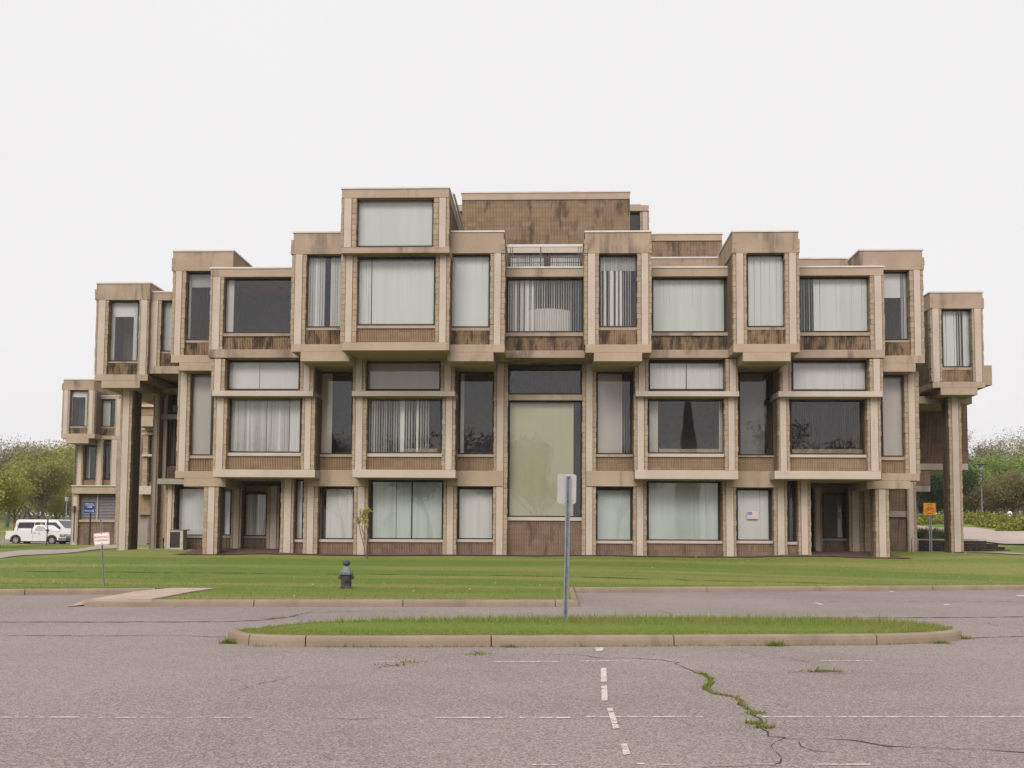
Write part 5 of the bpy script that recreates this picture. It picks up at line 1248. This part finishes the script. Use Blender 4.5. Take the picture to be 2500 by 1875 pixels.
C = [q(873+random.gauss(0, 2), 1264+random.gauss(0, 2), random.gauss(0, .04)) for _ in range(50)]
leaf_soup('flower', np.array(C), .03, leaf_mat('lilac_flower', ((.30, .15, .24), (.38, .22, .32))), E_)
# far wood behind everything
n = 90000; xx = RNG.uniform(-170, 190, n); yy = RNG.uniform(185, 215, n); top = 9+2.5*np.sin(xx*.11)+1.8*np.sin(xx*.37+1)+1.2*np.sin(xx*.9)
zz = 4+RNG.uniform(0, 1, n)**.7*top
o = leaf_soup('woodland', np.stack([xx, yy, zz], 1), .55, LF['brown'], None); stuff(o); tag(o, 'distant budding wood behind the building', 'wood')
# trees and church steeple across the road behind the viewer: only their reflections show in the panes
for i, (u, Y, H, R, lf) in enumerate(((-17, -58, 12.5, 5, 'dark'), (-9, -62, 14, 5, 'dark'), (-1, -60, 13, 5, 'dark'), (9, -64, 12, 5, 'dark'), (33, -66, 15, 5.5, 'dark'), (42, -60, 12, 5, 'dark'), (-30, -66, 13, 5.5, 'dark'), (-42, -60, 13, 5.5, 'dark'))):
    E_ = empty('tree', (u, Y, 0), 'dark tree across the road, seen only as a reflection in the window panes', 'tree', 'trees across the road')
    H *= 1.22; mb, C = tree_data(90+i, H, R, H*.12, 3500, .8); mb.build('trunk', BARK, E_); leaf_soup('crown', C, .38, LF[lf], E_)
cx = (1678-1350)/F*200
E_ = empty('church_steeple', (cx, -121, 0), 'dark church steeple across the road, seen only as a reflection in a window', 'steeple')
SLATE = simple('slate', (.05, .05, .055), .8, .2)
mb = MB(); mb.box(-2.2, 2.2, -2.2, 2.2, 0, 12); mb.build('tower', SLATE, E_)
mb = MB(); mb.v = [(-2.0, -2.0, 12), (2.0, -2.0, 12), (2.0, 2.0, 12), (-2.0, 2.0, 12), (0, 0, 34)]; mb.f = [(0, 1, 4), (1, 2, 4), (2, 3, 4), (3, 0, 4), (3, 2, 1, 0)]; mb.m = [0]*5; mb.build('spire', SLATE, E_)
# ------------------------------------------------------------------ world, sun, view
HAZE = .0003
SUN_EL, SUN_AZ = math.radians(42), math.radians(196)     # azimuth measured from +Y towards +X
w = bpy.data.worlds.new("World"); SC.world = w; w.use_nodes = True
nt = w.node_tree; nt.nodes.clear(); b = NB(nt); wo = nt.nodes.new('ShaderNodeOutputWorld')
sky = nt.nodes.new('ShaderNodeTexSky'); sky.sky_type = 'NISHITA'; sky.sun_disc = False
sky.sun_elevation = SUN_EL; sky.sun_rotation = SUN_AZ; sky.dust_density = 4.0
hs = b.n('ShaderNodeHueSaturation', {'Color': sky.outputs[0], 'Saturation': .03, 'Value': 1.0})
cl = b.noise(b.n('ShaderNodeTexCoord').outputs['Generated'], 2.2, 4.0)
flat = b.mix(cl, (7.6, 7.47, 7.56), (8.4, 8.28, 8.36))
c = b.mix(.93, hs.outputs[0], flat)
bg = b.n('ShaderNodeBackground', {'Color': c, 'Strength': .0525})
nt.links.new(bg.outputs[0], wo.inputs[0])
sd = bpy.data.lights.new('sun', 'SUN'); sd.energy = 1.5; sd.angle = math.radians(44); sd.color = (1, .98, .95)
so = bpy.data.objects.new('sun', sd); COL.objects.link(so)
dv = Vector((math.sin(SUN_AZ)*math.cos(SUN_EL), math.cos(SUN_AZ)*math.cos(SUN_EL), math.sin(SUN_EL)))
so.rotation_euler = dv.to_track_quat('Z', 'Y').to_euler(); so.location = (0, -30, 60)
vs = SC.view_settings; vs.view_transform = 'Standard'; vs.look = 'None'; vs.exposure = 1.15; vs.gamma = 1.0; vs.use_curve_mapping = False
SC.cycles.max_bounces = 8; SC.cycles.transparent_max_bounces = 12; SC.cycles.caustics_reflective = False; SC.cycles.caustics_refractive = False

# thin rain haze
hm, hnt, hout = new_mat('haze'); hb = NB(hnt)
hv = hb.n('ShaderNodeVolumePrincipled', {'Color': (.99, .985, .985), 'Density': HAZE, 'Anisotropy': .2})
hnt.links.new(hv.outputs[0], hout.inputs[1])
mb = MB(); mb.box(-395, 395, -190, 640, -1.2, 48); hz = mb.build('haze', hm); stuff(hz)
tag(hz, 'thin pale rain haze hanging over the whole scene', 'haze')
